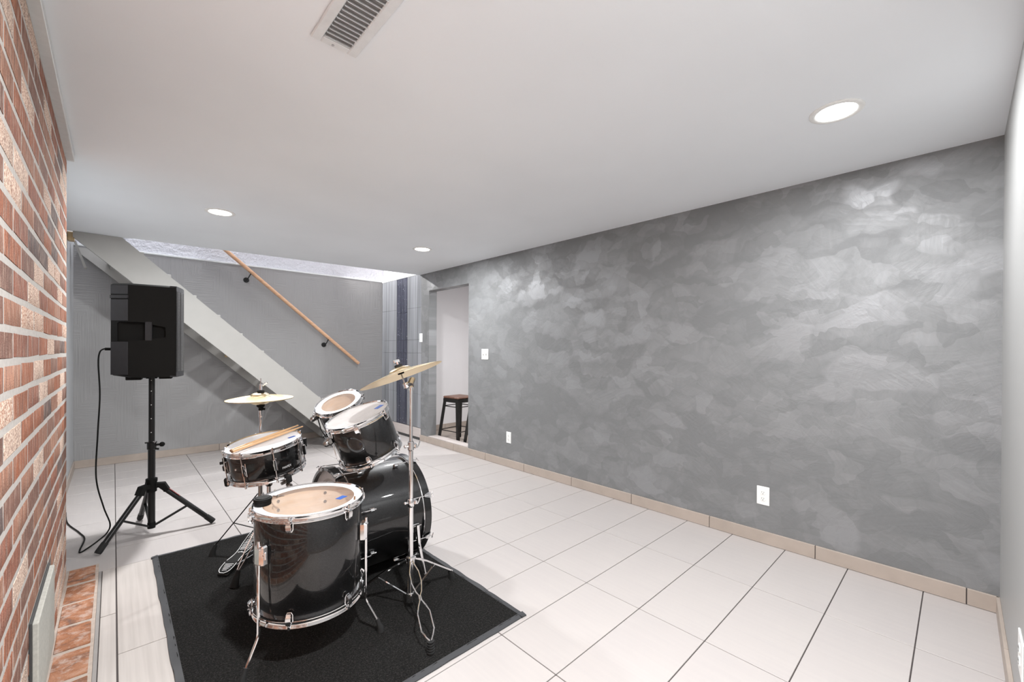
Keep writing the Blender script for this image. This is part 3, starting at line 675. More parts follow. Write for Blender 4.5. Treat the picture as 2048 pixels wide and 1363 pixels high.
# container and key lying on the head
tin = thing('round_tin', 'small black round tin on the left rim of the floor tom head', 'tin', (-2.565, 1.812, FTC.z-.006))
MB().lathe([(.0001, 0), (.029, 0), (.031, .002), (.031, .020), (.0001, .020)], 28).build('body', BLACKP, tin)
MB().lathe([(.0001, .031), (.025, .031), (.027, .0285), (.033, .0285), (.0335, .027), (.0335, .019), (.031, .018)], 28).build('lid', BLACKP, tin)
key = thing('drum_key', 'thin dark metal drum key lying on the clear floor tom head', 'key', (-2.495, 1.874, FTC.z-.0065), Matrix.Rotation(-.65, 3, 'Z'))
MB().tube([(-.022, .004, .004), (-.010, .001, .004), (0, 0, .004), (.012, 0, .004), (.026, .005, .004)], .003, 8).build('wing_handle', DCHROME, key)
MB().cyl((0, 0, .004), (.004, -.014, .004), .0035, 8).build('socket', DCHROME, key)

# snare drum
sn_n = V((-.159, -.053, .986)).normalized(); SNC = V((-2.405, 2.502, .713)); HS = .178; RS = frame(sn_n)
sn = thing('snare_drum', 'shallow black snare drum with a white head under two drumsticks', 'drum', SNC-sn_n*HS, RS)
shs, hds = drum(sn, .188, HS, 8, -136, 'white', '', double=True)
tape(sn, RS, (-2.343, 2.607, .73), HS, .05, .02, .5); tape(sn, RS, (-2.277, 2.455, .735), HS, .038, .02, .2)
a = math.radians(-153); MB().lathe([(.0001, .002), (.004, .002), (.006, 0)], 12, (.179*math.cos(a), .179*math.sin(a), .09), frame((math.cos(a), math.sin(a), 0))).build('air_vent', CHROME, sn)
a = math.radians(-160); u = V((math.cos(a), math.sin(a), 0)); sd = V((-u.y, u.x, 0)); RR = Matrix((u, sd, V((0, 0, 1)))).transposed()
a2 = math.radians(160); u = V((math.cos(a2), math.sin(a2), 0)); sd = V((-u.y, u.x, 0)); RR = Matrix((u, sd, V((0, 0, 1)))).transposed()
MB().box(u*.19+V((0, 0, .105)), (.02, .03, .05), RR, .004).box(u*.196+V((0, 0, .07)), (.02, .024, .03), RR, .004).cyl(u*.196+V((0, 0, .1)), u*.215+V((0, 0, .1)), .008, 10).build('strainer', BLACKM, sn)
a2 = math.radians(-12); u = V((math.cos(a2), math.sin(a2), 0)); sd = V((-u.y, u.x, 0)); RR = Matrix((u, sd, V((0, 0, 1)))).transposed()
MB().box(u*.19+V((0, 0, .08)), (.018, .026, .06), RR, .004).box(u*.2+V((0, 0, .12)), (.02, .014, .05), RR, .003).build('butt_plate', CHROME, sn)
def text(s, size, mat, name, parent, M4, bend=None):
    c = bpy.data.curves.new('t', 'FONT'); c.body = s; c.size = size; c.extrude = .0003; c.align_x = 'CENTER'
    o = bpy.data.objects.new('t', c); COL.objects.link(o); dg = bpy.context.evaluated_depsgraph_get(); me = bpy.data.meshes.new_from_object(o.evaluated_get(dg)); bpy.data.objects.remove(o)
    if bend:
        for v in me.vertices: a = v.co.x/bend; r = bend+v.co.z; v.co = V((r*math.sin(a), v.co.y, r*math.cos(a)-bend))
    me.transform(M4); me.materials.clear(); me.materials.append(mat)
    q = bpy.data.objects.new(name, me); COL.objects.link(q); q.parent = parent; return q
a = math.radians(-72); u = V((math.cos(a), math.sin(a), 0)); sd = V((-u.y, u.x, 0)); M4 = Matrix((sd, V((0, 0, 1)), u)).transposed().to_4x4(); M4.translation = u*.1797+V((0, 0, .052))
text('MAPEX', .016, WPRINT, 'lettering', sn, M4, .1797)
# drumsticks
for lab, p, q in (('tan wooden drumstick on the snare head, the one lying further back', (-2.567, 2.452, .684), (-2.194, 2.605, .753)), ('tan wooden drumstick on the snare head, the one nearer the front rim', (-2.566, 2.428, .683), (-2.183, 2.553, .752))):
    off = sn_n*.0095; p = V(p)+off; q = V(q)+off; L = (q-p).length; d = (q-p)/L; s = thing('drumstick', lab, 'drumstick', p, frame(d), 'drumsticks on the snare')
    MB().lathe([(.0001, 0), (.0055, .001), (.0072, .006), (.0074, .02), (.0074, L*.62), (.0066, L*.75), (.0042, L*.93), (.0032, L*.955)], 14).build('shaft', STICK, s)
    MB().lathe([(.0031, L*.952), (.0046, L*.965), (.0048, L*.975), (.004, L*.99), (.0001, L)], 12).build('tip', STICK, s)
    MB().lathe([(.0001, -.0006), (.0053, .0002), (.0068, .004), (.0073, .0062)], 14).build('butt_end', STICKE, s)

# bass drum, axis along +X
RB, LB = .285, .46; BC = V((-1.722, 2.168, RB+.0145))
bd = thing('bass_drum', 'large black bass drum lying on its side on the mat under the two toms', 'drum', (BC.x-LB, BC.y, BC.z), frame((1, 0, 0)))
seg = 80; Rs = RB-.008
m = MB(); m.cm = 0; m.lathe([(Rs, .03), (Rs, LB-.03)], seg); m.cm = 1; m.lathe([(Rs-.008, LB-.03), (Rs-.008, .03)], seg); m.build('shell', [LACQ, MAPLE], bd, normals=False)
for z0, z1 in ((0, .042), (LB-.042, LB)):
    hp = MB().lathe([(Rs-.004, z0), (RB+.003, z0), (RB+.005, z0+.002), (RB+.005, z1-.002), (RB+.003, z1), (Rs-.004, z1)], seg, loop=True).build('hoop', LACQ, bd)
    zc = z1+.003 if z0 == 0 else z0-.003
    MB().lathe([(Rs+.001, zc-.003), (RB+.0035, zc-.003), (RB+.0045, zc), (RB+.0035, zc+.003), (Rs+.001, zc+.003)], seg, loop=True).build('hoop_flange', CHROME, hp)
hd = MB().disc(0, Rs, .022, seg).build('batter_head', HEADF, bd, False); MB().disc(Rs-.05, Rs+.001, .0215, seg).build('white_ring', HEADW, hd, False)
MB().disc(0, Rs, LB-.02, seg).build('front_head', BLACKP, bd, False)
lm = MB().box((Rs+.009, 0, 0), (.018, .020, .026), None, .004).cyl((Rs+.011, 0, 0), (Rs+.011, 0, .02), .005, 10).mesh('lug', CHROME)
def clawmesh(s, zh, zl):
    m = MB(); zo = zh
    m.strip([(RB-.012, 0, zo), (RB+.006, 0, zo+s*.002), (RB+.013, 0, zo-s*.012), (RB+.012, 0, zo-s*.036)], (0, 1, 0), [.03, .032, .030, .014], .004)
    return m.mesh('claw', CHROME)
def trod(s, zh, zl):
    m = MB(); m.cyl((RB+.011, 0, zl), (RB+.015, 0, zh+s*.012), .0028, 8).cyl((RB+.015, -.016, zh+s*.012), (RB+.015, .016, zh+s*.012), .0026, 8); return m.mesh('tension_rod', CHROME)
c0, c1 = clawmesh(-1, 0, .115), clawmesh(1, LB, LB-.115); t0, t1 = trod(-1, 0, .115), trod(1, LB, LB-.115)
for i in range(8):
    a = math.radians(22+45*i)
    for me, nm, z in ((c0, 'claw', 0), (c1, 'claw', 0), (t0, 'tension_rod', 0), (t1, 'tension_rod', 0), (lm, 'lug', .125), (lm, 'lug', LB-.125)):
        o = bpy.data.objects.new(nm, me); COL.objects.link(o); o.parent = bd; o.rotation_euler = (0, 0, a); o.location = (0, 0, z)
def spur(sy):
    Rb = frame((1, 0, 0)); loc = lambda p: Rb.transposed()@(V(p)-bd.location)
    a = V((-1.825, BC.y+sy*.29, .262)); f = V((-1.80, BC.y+sy*.35, ZM)); m = MB()
    m.box(loc(a+V((0, -sy*.012, 0))), (.05, .03, .045), Rb.transposed()@Matrix.Identity(3), .005).cyl(loc(a+V((-.03, 0, .01))), loc(a+V((.034, 0, .01))), .005, 8); k = m.build('spur_bracket', CHROME, bd)
    MB().tube([loc(a+V((.004, sy*.01, .02))), loc(a.lerp(f, .35)), loc(f+V((0, 0, .01)))], [.013, .011, .008], 10).tube([loc(f+V((0, -sy*.004, .025))), loc(f)], [.011, .012], 10).build('spur', CHROME, bd)
spur(-1); spur(1)
# tom holder: post on the shell and two arms
Rb = frame((1, 0, 0)); loc = lambda p: Rb.transposed()@(V(p)-bd.location)
px = V((-1.93, BC.y, BC.z+Rs))
th = MB().box(loc(px+V((0, 0, .008))), (.06, .016, .07), None, .004).cyl(loc(px), loc(px+V((0, 0, .20))), .0125, 14).cyl(loc(px+V((0, 0, .03))), loc(px+V((0, 0, .06))), .021, 14).build('tom_post', CHROME, bd)
for q in ((-1.985, 2.155, .745), (-1.935, 2.325, .755)):
    MB().tube([loc(px+V((0, 0, .19))), loc(V(px+V((0, 0, .19))).lerp(V(q), .5)+V((0, 0, .012))), loc(q)], .009, 10).ball(loc(px+V((0, 0, .19))), .02, 12).build('tom_arm', CHROME, th)

# rack toms
def rack(c, n, R, HT, offs, clear, label, brk):
    n = V(n).normalized(); RR = frame(n); t = thing('rack_tom', label, 'drum', V(c)-n*HT, RR)
    drum(t, R, HT, 6, offs, clear, '', lugh=.045, seg=56)
    a = math.radians(brk); u = V((math.cos(a), math.sin(a), 0)); sd = V((-u.y, u.x, 0)); Q = Matrix((u, sd, V((0, 0, 1)))).transposed(); r = R-.009
    MB().box(u*(r+.008)+V((0, 0, HT*.55)), (.018, .05, .07), Q, .005).cyl(u*(r+.018)+V((0, 0, HT*.55-.04)), u*(r+.018)+V((0, 0, HT*.55+.04)), .014, 12).build('mount_bracket', CHROME, t)
    return t, RR
t2, R2 = rack((-2.084, 2.03, .883), (-.359, -.005, .933), .163, .237, -118, 'frost', 'black rack tom nearest the camera, frosted head with a bit of blue tape', 62)
tape(t2, R2, (-1.984, 1.991, .921), .237, .046, .030, .3)
t1, R1 = rack((-2.025, 2.437, .908), (-.404, -.194, .894), .138, .215, -10, 'ring', 'smaller black rack tom behind the other, clear head with a white outer ring', -70)
for t, R, a, rd, z in ((t1, R1, 172, .138, .175), (t2, R2, 176, .163, .17)):
    a = math.radians(a); u = V((math.cos(a), math.sin(a), 0)); sd = V((-u.y, u.x, 0)); Q = Matrix((u, sd, V((0, 0, 1)))).transposed()
    MB().box(u*(rd+.006)+V((0, 0, z)), (.03, .03, .04), Q, .008).ball(u*(rd+.024)+V((0, 0, z-.005)), .017, 12).build('rim_clamp', DCHROME, t)
    MB().strip([u*(rd-.002)+V((0, 0, z)), u*(rd+.006)+V((0, 0, z*.5)), u*(rd-.002)+V((0, 0, .03))], sd, .014, .006).build('suspension_bar', CHROME, t)

# ------------------------------------------------------------------ cymbals
def cym_prof(R, bell, bh, bow, th=.0012):
    top = [(.006, bh+bow)]
    for i in range(1, 7): a = i/6*PI/2; top.append((.006+(bell-.006)*math.sin(a), bow+bh*math.cos(a)))
    for i in range(1, 9): u = i/8; top.append((bell+(R-bell)*u, bow*(1-u**1.35)))
    return top+[(r, z-th) for r, z in top[::-1]]
def cymbal(name, label, c, n, R, bell, bh, bow, flip=1):
    o = MB().lathe(cym_prof(R, bell, bh, bow), 72, loop=True).build(name, BRONZE); o.location = c; Q = frame(n)
    o.rotation_euler = Q.to_euler() if flip > 0 else (Q@Matrix.Rotation(PI, 3, 'X')).to_euler()
    return tag(o, label, 'cymbal')
HHC = V((-2.364, 2.766, .918)); HHN = V((-.028, -.005, 1)).normalized()
cymbal('hi_hat_cymbal', 'upper bronze hi-hat cymbal of the flat pair above the snare', HHC+HHN*.003, HHN, .178, .05, .017, .019)
cymbal('hi_hat_cymbal', 'lower bronze hi-hat cymbal, upside down beneath its twin', HHC-HHN*.001, HHN, .178, .05, .017, .016, -1)
CRC = V((-1.987, 1.738, 1.093)); CRN = V((-.231, .277, .933)).normalized()
cymbal('crash_cymbal', 'large bronze crash cymbal tilted steeply on a tall chrome stand', CRC, CRN, .203, .055, .022, .022)

# crash stand
B = V((-1.985, 1.652, ZM)); cs = thing('cymbal_stand', 'tall chrome cymbal stand with tripod legs between the bass drum and floor tom', 'cymbal stand', B)
L = lambda z: V((0, 0, z))
MB().cyl(L(.04), L(.50), .0125, 16).lathe([(.0125, .47), (.016, .475), (.016, .505), (.0125, .51)], 16).build('lower_tube', CHROME, cs)
MB().cyl(L(.49), L(.775), .0105, 16).lathe([(.0105, .735), (.0145, .74), (.0145, .775), (.0105, .78)], 16).build('middle_tube', CHROME, cs)
MB().cyl(L(.77), L(1.035), .008, 14).build('upper_tube', CHROME, cs)
for z in (.49, .757):
    k = MB().cyl(L(z)+V((-.026, .006, 0)), L(z)+V((.03, -.008, 0)), .0065, 10).box(L(z)+V((.02, -.004, 0)), (.016, .024, .022), None, .004).ball(L(z)+V((-.026, .006, 0)), .008, 10).build('clamp', CHROME, cs)
    MB().strip([L(z)+V((.03, -.008, -.010)), L(z)+V((.036, -.010, 0)), L(z)+V((.042, -.012, .02))], (.3, 1, 0), .007, .004).build('wing_nut', CHROME, k)
# tilter in world space
jt = V((-1.978, 1.662, 1.062)); rod0 = CRC-CRN*.055; rod1 = CRC+CRN*.075
MB().cyl(jt+V((-.012, -.012, -.012)), jt+V((.014, .014, .012)), .017, 16).cyl(jt-V((0, 0, .035)), jt, .0115, 14).box(jt+V((-.018, .01, -.012)), (.034, .022, .03), frame(CRN), .004).build('tilter', CHROME, cs, world=True)
tr = MB().cyl(jt.lerp(rod0, .4), rod0, .008, 10).cyl(rod0, rod1, .0035, 10).build('cymbal_rod', DCHROME, cs, world=True)
MB().lathe([(.0001, 0), (.018, 0), (.019, .003), (.019, .010), (.017, .013), (.0001, .013)], 20, CRC+CRN*.043, frame(CRN)).lathe([(.0001, 0), (.015, 0), (.016, .004), (.015, .012), (.0001, .012)], 16, CRC+CRN*.008, frame(CRN)).build('felt', FELT, tr, world=True)
Q = frame(CRN)
MB().cyl(CRC+CRN*.056, CRC+CRN*.07, .006, 10).box(CRC+CRN*.074+Q.col[0]*.0, (.034, .006, .018), Q, .003).build('wing_nut', CHROME, tr, world=True)
hub = .222
hb2 = MB().lathe([(.0125, hub-.018), (.02, hub-.014), (.02, hub+.014), (.0125, hub+.018)], 18).box(L(hub)+V((.018, .004, 0)), (.02, .018, .02), None, .003).build('hub', CHROME, cs)
low = .055
for nm, f in (('r', V((-1.702, 1.722, ZM))), ('l', V((-2.175, 1.858, ZM)))):
    q = f-B; dr = V((q.x, q.y, 0)).normalized(); sd = V((-dr.y, dr.x, 0))
    lg = MB().strip([dr*.02+L(hub), dr*.10+L(hub-.045), q+L(.045)], sd, .02, .007).build('leg', CHROME, cs)
    mid = (dr*.02+L(hub)).lerp(q+L(.045), .52)
    MB().strip([dr*.014+L(low), mid], sd, .008, .003).build('brace', CHROME, cs)
    MB().tube([q-dr*.012+L(.05), q+L(.022), q+dr*.006+L(.0)], [.011, .014, .017], 12).build('rubber_foot', RUB, lg)
    if nm == 'l':
        for u in (.3, .72): c = (dr*.02+L(hub)).lerp(q+L(.045), u); MB().box(c-V((0, 0, -.004)), (.026, .015, .004), frame((dr.x*.55, dr.y*.55, .83)), .001).build('paper_label', PLATE, lg)
# the leg pointing at the viewer: two bent wires that cross the middle
f = V((-2.083, 1.322, ZM)); q = f-B; dr = V((q.x, q.y, 0)).normalized(); sd = V((-dr.y, dr.x, 0)); s0 = dr*.02+L(hub); e0 = q+L(.05)
pts = lambda k: [s0.lerp(e0, u)+sd*k*wd for u, wd in ((0, .006), (.06, .010), (.15, .020), (.30, .022), (.42, .012), (.47, .003), (.53, .004), (.60, .016), (.68, .026), (.88, .026), (.95, .014), (1, .003))]
lg = MB().tube(pts(1), .0032, 8).tube(pts(-1), .0032, 8).build('leg', CHROME, cs)
m = MB(); m.tube([e0+dr*-.004, q+L(.025), q+dr*.004], [.010, .012, .013], 12)
for z in (.008, .018, .028, .038, .048): m.lathe([(.010, -.003), (.0155, -.002), (.0155, .002), (.010, .003)], 12, q+L(z)+dr*(.004-z*.12), loop=True)
m.build('rubber_foot', RUB, lg)
MB().strip([dr*.014+L(low), s0.lerp(e0, .47)], sd, .008, .003).build('brace', CHROME, cs)
MB().lathe([(.0001, low-.03), (.017, low-.03), (.018, low-.02), (.018, low+.01), (.0125, low+.014)], 16).build('lower_collar', CHROME, cs)

# hi-hat stand with its pedal
B = V((HHC.x+.004, HHC.y, ZM)); hs = thing('hi_hat_stand', 'chrome hi-hat stand with a ribbed black foot pedal behind the snare', 'hi-hat stand', B)
MB().cyl(L(.04), L(.70), .0125, 16).build('lower_tube', DCHROME, hs)
MB().cyl(L(.68), L(.82), .0085, 14).lathe([(.0001, .80), (.011, .80), (.012, .812), (.012, .842), (.0001, .842)], 16).build('upper_tube', CHROME, hs)
MB().lathe([(.0001, .858), (.014, .858), (.022, .866), (.022, .886), (.0001, .886)], 20).cyl(L(.84), L(.862), .012, 14).cyl(V((0, 0, .852)), V((.022, -.008, .848)), .007, 10).build('seat_cup', BLACKP, hs)
MB().cyl(L(.83), L(1.035), .0028, 8).build('pull_rod', CHROME, hs)
cl = MB().cyl(L(.965), L(1.0), .009, 12).box(V((.018, -.006, 1.0)), (.036, .008, .012), Matrix.Rotation(-.6, 3, 'Y'), .002).cyl(V((0, 0, .992)), V((.03, -.01, 1.006)), .005, 8).build('clutch', CHROME, hs)
MB().lathe([(.0001, .948), (.018, .948), (.02, .952), (.019, .962), (.0001, .964)], 18).build('felt', FELT, cl)
for i, a in enumerate((152, 38, -58)):
    a = math.radians(a); dr = V((math.cos(a), math.sin(a), 0)); sd = V((-dr.y, dr.x, 0)); q = dr*(.245 if i == 0 else .22)
    lg = MB().strip([dr*.015+L(.34), q+L(.045)], sd, .016, .006).build('leg', BLACKM if i == 0 else CHROME, hs)
    MB().strip([dr*.014+L(.13), (dr*.015+L(.34)).lerp(q+L(.045), .55)], sd, .008, .003).build('brace', BLACKM if i == 0 else CHROME, hs)
    MB().tube([q-dr*.012+L(.06), q+L(.03), q+dr*.006], [.010, .015, .019], 12).build('rubber_foot', RUB, lg)
# pedal: footboard rising from heel to toe
heel = V((-2.585, 2.562, .028)); toe = V((-2.372, 2.752, .135)); pa = (toe-heel); Lp = pa.length; d = pa/Lp; s = V((-d.y, d.x, 0)).normalized(); s = V((d.y, -d.x, 0)).normalized(); nn = s.cross(d).normalized()
hw = [(0, .012), (.04, .030), (.12, .036), (.25, .036), (.36, .029), (.45, .027), (.55, .031), (.7, .040), (.85, .043), (1, .040)]
def hwid(u):
    for (a, wa), (b, wb) in zip(hw[:-1], hw[1:]):
        if a <= u <= b: return wa+(wb-wa)*(u-a)/(b-a)
    return .04
def pp(u, v, h): sag = .010*math.sin(PI*min(1, max(0, (u-.25)/.75))) if u > .25 else 0; lift = 0 if u > .25 else .0; return heel+d*(u*Lp)+s*v-nn*sag+nn*h
U = [0, .01, .03, .06]+[.1+.9*i/22 for i in range(23)]
m = MB(); vs = []
for u in U:
    ww = hwid(u)
    vs += [pp(u, -ww, -.006), pp(u, ww, -.006), pp(u, ww, .0), pp(u, -ww, .0)]
m.add(vs, [[i*4+j, i*4+(j+1) % 4, i*4+4+(j+1) % 4, i*4+4+j] for i in range(len(U)-1) for j in range(4)]+[[0, 1, 2, 3], [len(vs)-4+j for j in range(4)]])
fb = m.build('footboard', BLACKP, hs, world=True)
m = MB()
ed = [pp(u, -hwid(u)*.93, .0012) for u in U[::-1] if u > .24]; m.tube(ed, .0017, 6)
ed = [pp(u, hwid(u)*.93, .0012) for u in U[::-1] if u > .24]; m.tube(ed, .0017, 6)
ed = [pp(u, -hwid(u)*.93, .0012) for u in U[::-1] if u < .23]+[pp(u, hwid(u)*.93, .0012) for u in U if u < .23]; m.tube(ed, .0017, 6)
m.build('white_outline', WPRINT, fb, world=True)
for i in range(11): u = .56+.038*i; ww = hwid(u)*.66; MB().tube([pp(u-.01, -ww, .001), pp(u+.01, ww, .001)], .0024, 6).build('grip_bar', WPRINT, fb, world=True)
for i in range(5): u = .06+.032*i; ww = hwid(u)*(.35+.07*i); MB().tube([pp(u-.008, -ww, .001), pp(u+.008, ww, .001)], .0018, 6).build('grip_bar', WPRINT, fb, world=True)
MB().tube([pp(.475, -.017, .0012), pp(.485, -.006, .0012), pp(.492, -.001, .0012), pp(.485, .004, .0012), pp(.482, .018, .0012)], .0022, 6).tube([pp(.49, 0, .0012), pp(.51, .001, .0012)], .0015, 6).build('emblem', WPRINT, fb, world=True)
MB().box(heel+d*.035-nn*.010-V((0, 0, .004)), (.075, .06, .014), Matrix((d, s, nn)).transposed(), .004).build('heel_plate', BLACKM, hs, world=True)
MB().tube([heel+d*.06+s*.02-V((0, 0, .014)), V((-2.364, 2.74, .02))], .003, 6).tube([heel+d*.06-s*.02-V((0, 0, .014)), V((-2.39, 2.77, .02))], .003, 6).build('radius_rod', CHROME, hs, world=True)
MB().box(toe+d*.004+nn*.01, (.02, .03, .02), Matrix((d, s, nn)).transposed(), .004).cyl(toe+V((0, 0, .012)), V((B.x, B.y, .2)), .003, 6).build('toe_link', CHROME, hs, world=True)

# snare stand
B = V((-2.375, 2.512, ZM)); ss = thing('snare_stand', 'chrome basket stand carrying the snare drum', 'snare stand', B)
MB().cyl(L(.05), L(.47), .0115, 14).lathe([(.0115, .29), (.018, .295), (.018, .33), (.0115, .335)], 14).build('tube', CHROME, ss)
sb = SNC-sn_n*(HS+.004)-B; Qs = RS
MB().cyl(L(.46), sb-sn_n*.02, .012, 10).ball(L(.465), .02, 12).build('basket_joint', DCHROME, ss)
for i, a in enumerate((-75, 45, 165)):
    a = math.radians(a); u = Qs@V((math.cos(a), math.sin(a), 0)); c = sb-sn_n*.012
    MB().strip([c-sn_n*.01, c+u*.10-sn_n*.012, c+u*.185-sn_n*.006], sn_n.cross(u), .014, .006).build('basket_arm', DCHROME, ss)
    MB().box(c+u*.196+sn_n*.012, (.024, .026, .045), Matrix((u, sn_n.cross(u), sn_n)).transposed(), .006).build('rubber_grip', RUB, ss)
    if i == 0: MB().cyl(c+u*.17-sn_n*.026, c+u*.205-sn_n*.03, .009, 12).cyl(c+u*.15-sn_n*.018-sn_n.cross(u)*.02, c+u*.15-sn_n*.018+sn_n.cross(u)*.02, .008, 10).box(c+u*.19-sn_n*.03, (.03, .024, .022), Matrix((u, sn_n.cross(u), sn_n)).transposed(), .005).build('basket_knob', DCHROME, ss)
for i, a in enumerate((210, 330, 90)):
    a = math.radians(a); dr = V((math.cos(a), math.sin(a), 0)); sd = V((-dr.y, dr.x, 0)); q = dr*.2; s0 = dr*.014+L(.31); e0 = q+L(.06)
    pts = lambda k: [s0.lerp(e0, u)+sd*k*wd for u, wd in ((0, .004), (.12, .012), (.3, .018), (.6, .018), (.85, .010), (1, .003))]
    lg = MB().tube(pts(1), .0032, 8).tube(pts(-1), .0032, 8).build('leg', CHROME, ss)
    MB().tube([q-dr*.014+L(.075), q+L(.04), q+dr*.01], [.011, .016, .021], 12).build('rubber_foot', RUB, lg)
    MB().strip([dr*.013+L(.08), s0.lerp(e0, .5)], sd, .008, .003).build('brace', CHROME, ss)

# ------------------------------------------------------------------ loudspeaker on its tripod
TP = V((-2.822, 3.52, 0)); ts = thing('speaker_stand', 'black tripod speaker stand near the left wall', 'speaker stand', TP)
MB().cyl(L(.045), L(.60), .0195, 20).build('lower_tube', BLACKM, ts)
up = MB().cyl(L(.58), L(1.06), .0165, 20).build('upper_tube', BLACKM, ts)
for z in (.67, .76, .85, .94, 1.01): MB().cyl(V((-.003, -.0155, z)), V((-.003, -.0175, z)), .0028, 8).build('pin_hole', PLATE, up)
cl = MB().lathe([(.0195, .555), (.0245, .56), (.0245, .60), (.0175, .605)], 20).box(V((-.004, -.006, .604)), (.062, .03, .005), None, .002).build('clamp_collar', BLACKM, ts)
MB().cyl(V((.02, -.01, .585)), V((.045, -.014, .585)), .007, 10).ball(V((.052, -.016, .585)), .016, 10, (1, .7, 1)).cyl(V((.018, -.012, .56)), V((.036, -.016, .556)), .006, 8).build('clamp_knob', BLACKP, cl)
MB().tube([V((.012, -.02, .60)), V((.02, -.024, .607)), V((.004, -.028, .61))], .003, 8).build('safety_pin', CHROME, cl)
MB().lathe([(.0195, .275), (.028, .28), (.028, .34), (.031, .345), (.031, .365), (.0195, .37)], 20).build('hub', BLACKP, ts)
MB().lathe([(.0001, .040), (.021, .040), (.0215, .055), (.0215, .075), (.0195, .08)], 20).build('end_cap', BLACKP, ts)
for i, f in enumerate((V((-3.072, 3.345, 0)), V((-2.495, 3.452, 0)), V((-2.867, 3.86, 0)))):
    q = f-TP; dr = V((q.x, q.y, 0)).normalized(); sd = V((-dr.y, dr.x, 0)); a = dr*.045+L(.312); e = q+L(.014)
    lg = MB().cyl(a, e-(e-a).normalized()*.05, .0155, 14).build('leg', BLACKM, ts)
    MB().tube([e-(e-a).normalized()*.06, e-(e-a).normalized()*.01, e], [.0175, .0185, .017], 14).build('rubber_foot', RUB, lg)
    MB().strip([dr*.024+L(.318), dr*.06+L(.318), a.lerp(e, .12)], sd, .042, .03).build('leg_yoke', BLACKP, ts)
    mid = a.lerp(e, .52); MB().strip([dr*.02+L(.058), mid], sd, .016, .012).build('brace', BLACKM, ts)
    if i == 1: c = a.lerp(e, .2); dd = (e-a).normalized(); up2 = dd.cross(sd); up2 = up2 if up2.z > 0 else -up2; MB().strip([c-dd*.03+up2*.0155-sd*.004, c+dd*.05+up2*.0155-sd*.004], sd, .012, .0015).build('red_label', REDS, lg)

yaws = math.radians(-10); RZ = Matrix.Rotation(yaws, 3, 'Z'); SPB = V((-2.80, 3.535, 1.036)); HSK = .582
sp = thing('loudspeaker', 'black box loudspeaker raised on the tripod stand at the left', 'loudspeaker', SPB, RZ)
xf, xk, xb = .12, -.11, -.20; hw1, hw2 = .18, .12
poly = [(xf, -hw1), (xf, hw1), (xk, hw1), (xb, hw2), (xb, -hw2), (xk, -hw1)]
m = MB(); n = len(poly); vs = []
for z, ins, xo in ((0, .012, 0), (.010, 0, 0), (HSK-.010, 0, 0), (HSK, .010, 0)):
    for x, y in poly:
        vs.append((x-math.copysign(ins, x), y-math.copysign(ins, y), z+(.014 if (x < -.19 and z < .02) else 0)))
m.add(vs, [[k*n+i, k*n+(i+1) % n, (k+1)*n+(i+1) % n, (k+1)*n+i] for k in range(3) for i in range(n)]+[list(range(n)), [3*n+i for i in range(n)]])
cab = m.build('cabinet', BLACKP, sp, ang=25)
# handle pockets cut into the near side
cut = MB()
cut.prism([(-.165, .226), (-.03, .235), (-.03, .345), (-.157, .345), (-.167, .336)], (1, 0, 0), (0, 0, 1), (0, .062, 0), (0, -hw1-.012, 0))
cut.prism([(.0, .243), (.062, .252), (.068, .258), (.068, .312), (.062, .318), (.0, .333)], (1, 0, 0), (0, 0, 1), (0, .05, 0), (0, -hw1-.012, 0))
co = cut.build('cutter', BLACKP, sp, False)
bm_ = cab.modifiers.new('b', 'BOOLEAN'); bm_.object = co; bm_.operation = 'DIFFERENCE'; bm_.solver = 'EXACT'
bpy.context.view_layer.update(); dg = bpy.context.evaluated_depsgraph_get(); me = bpy.data.meshes.new_from_object(cab.evaluated_get(dg)); cab.modifiers.clear(); cab.data = me; me.set_sharp_from_angle(angle=math.radians(25))
bpy.data.objects.remove(co)
MB().bb(-.032, .002, -hw1-.003, -hw1+.012, .23, .35, .004).build('handle', GREYP, sp)
# rear bands; rear corner faces painted lighter grey for the light they catch
for sy in (-1, 1):
    nrm = V((hw2-hw1, -(xk-xb), 0)) if sy < 0 else V((hw2-hw1, (xk-xb), 0)); nrm.normalize()
for sy in (-1, 1):
    nv = V((-(hw1-hw2), sy*(xk-xb), 0)).normalized()
    a = V((xk, sy*hw1, 0)); b = V((xb, sy*hw2, 0)); dv = (b-a).normalized(); Q = Matrix((dv, nv, V((0, 0, 1)))).transposed()
    for z0, z1 in ((.02, .222), (.352, HSK-.10)): MB().box((a+b)/2+nv*.001+V((0, 0, (z0+z1)/2)), ((b-a).length*.98, .004, z1-z0), Q, .001).build('corner_light_skin', GREYP, sp)
    MB().box((a+b)/2+nv*.002+V((0, 0, HSK-.084)), ((b-a).length*1.03, .010, .020), Q, .002).build('rear_band', GREYP, sp)
    MB().box((a+b)/2+nv*.001+V((0, 0, HSK-.040)), ((b-a).length*.98, .004, .055), Q, .001).build('corner_light_skin', GREYP, sp)
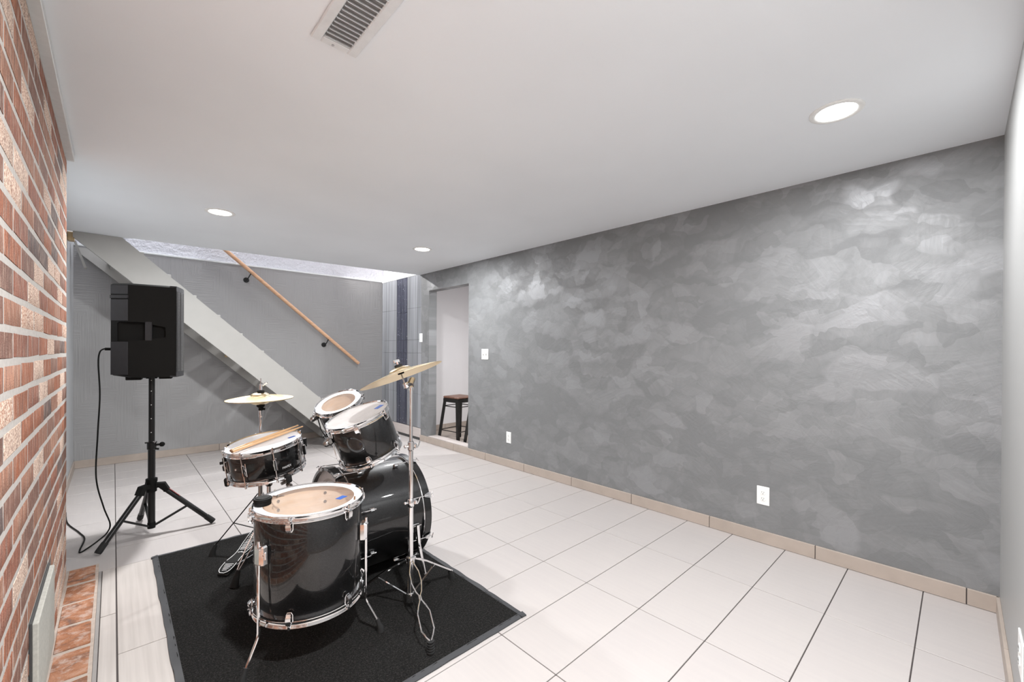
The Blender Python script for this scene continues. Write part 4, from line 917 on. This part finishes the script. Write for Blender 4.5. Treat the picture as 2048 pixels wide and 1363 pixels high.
# curved perforated front
pts = [(xf+.002+.022*math.sin(PI*i/12), -hw1+.003+(2*hw1-.006)*i/12) for i in range(13)]
m = MB(); m.add([(x, y, z) for z in (.032, HSK-.03) for x, y in pts], [[i, i+1, 14+i, 13+i] for i in range(12)]); gr = m.build('grille', GRILLE, sp, ang=60)
m = MB()
for z0, z1 in ((.0, .033), (HSK-.031, HSK)): MB().prism([(xf-.03, -hw1)]+pts+[(xf-.03, hw1)], (1, 0, 0), (0, 1, 0), (0, 0, z1-z0), (0, 0, z0)).build('front_rail', GREYP, sp, ang=60)
m = MB().cyl(V((-.022, 0, -.015)), V((-.022, 0, .03)), .03, 18); m.build('pole_socket', BLACKP, sp)
MB().bb(-.13, -.055, -.14, -.08, -.016, .012, .004).bb(.03, .095, -.14, -.08, -.012, .006, .003).bb(-.13, -.055, .08, .14, -.016, .012, .004).bb(.03, .095, .08, .14, -.012, .006, .003).build('feet', BLACKP, sp)

# power cable
def spline(P, n=10):
    P = [V(p) for p in P]; out = []
    for i in range(len(P)-1):
        a, b, c, d = P[max(i-1, 0)], P[i], P[i+1], P[min(i+2, len(P)-1)]
        for k in range(n):
            t = k/n; out.append(.5*((2*b)+(c-a)*t+(2*a-5*b+4*c-d)*t*t+(3*b-a-3*c+d)*t**3))
    return out+[P[-1]]
cb = thing('power_cable', 'thin black cable looping from the loudspeaker down to the floor by the brick wall', 'cable', (-3.06, 3.5, 0))
MB().tube(spline([(-3.035, 3.56, 1.213), (-3.052, 3.55, 1.212), (-3.068, 3.54, 1.19), (-3.073, 3.52, 1.12), (-3.066, 3.51, .93), (-3.075, 3.51, .69), (-3.082, 3.53, .42), (-3.05, 3.58, .22), (-3.02, 3.66, .08), (-3.035, 3.70, .012), (-3.075, 3.60, .005), (-3.12, 3.50, .005), (-3.148, 3.457, .005), (-3.150, 3.52, .005), (-3.138, 3.70, .005), (-3.17, 3.86, .005), (-3.236, 4.118, .005), (-3.26, 4.4, .005)]), .0042, 8).build('cord', BLACKP, cb, world=True)
MB().cyl(V((-3.045, 3.56, 1.213)), V((-3.018, 3.562, 1.213)), .009, 10).build('plug', BLACKP, cb, world=True)
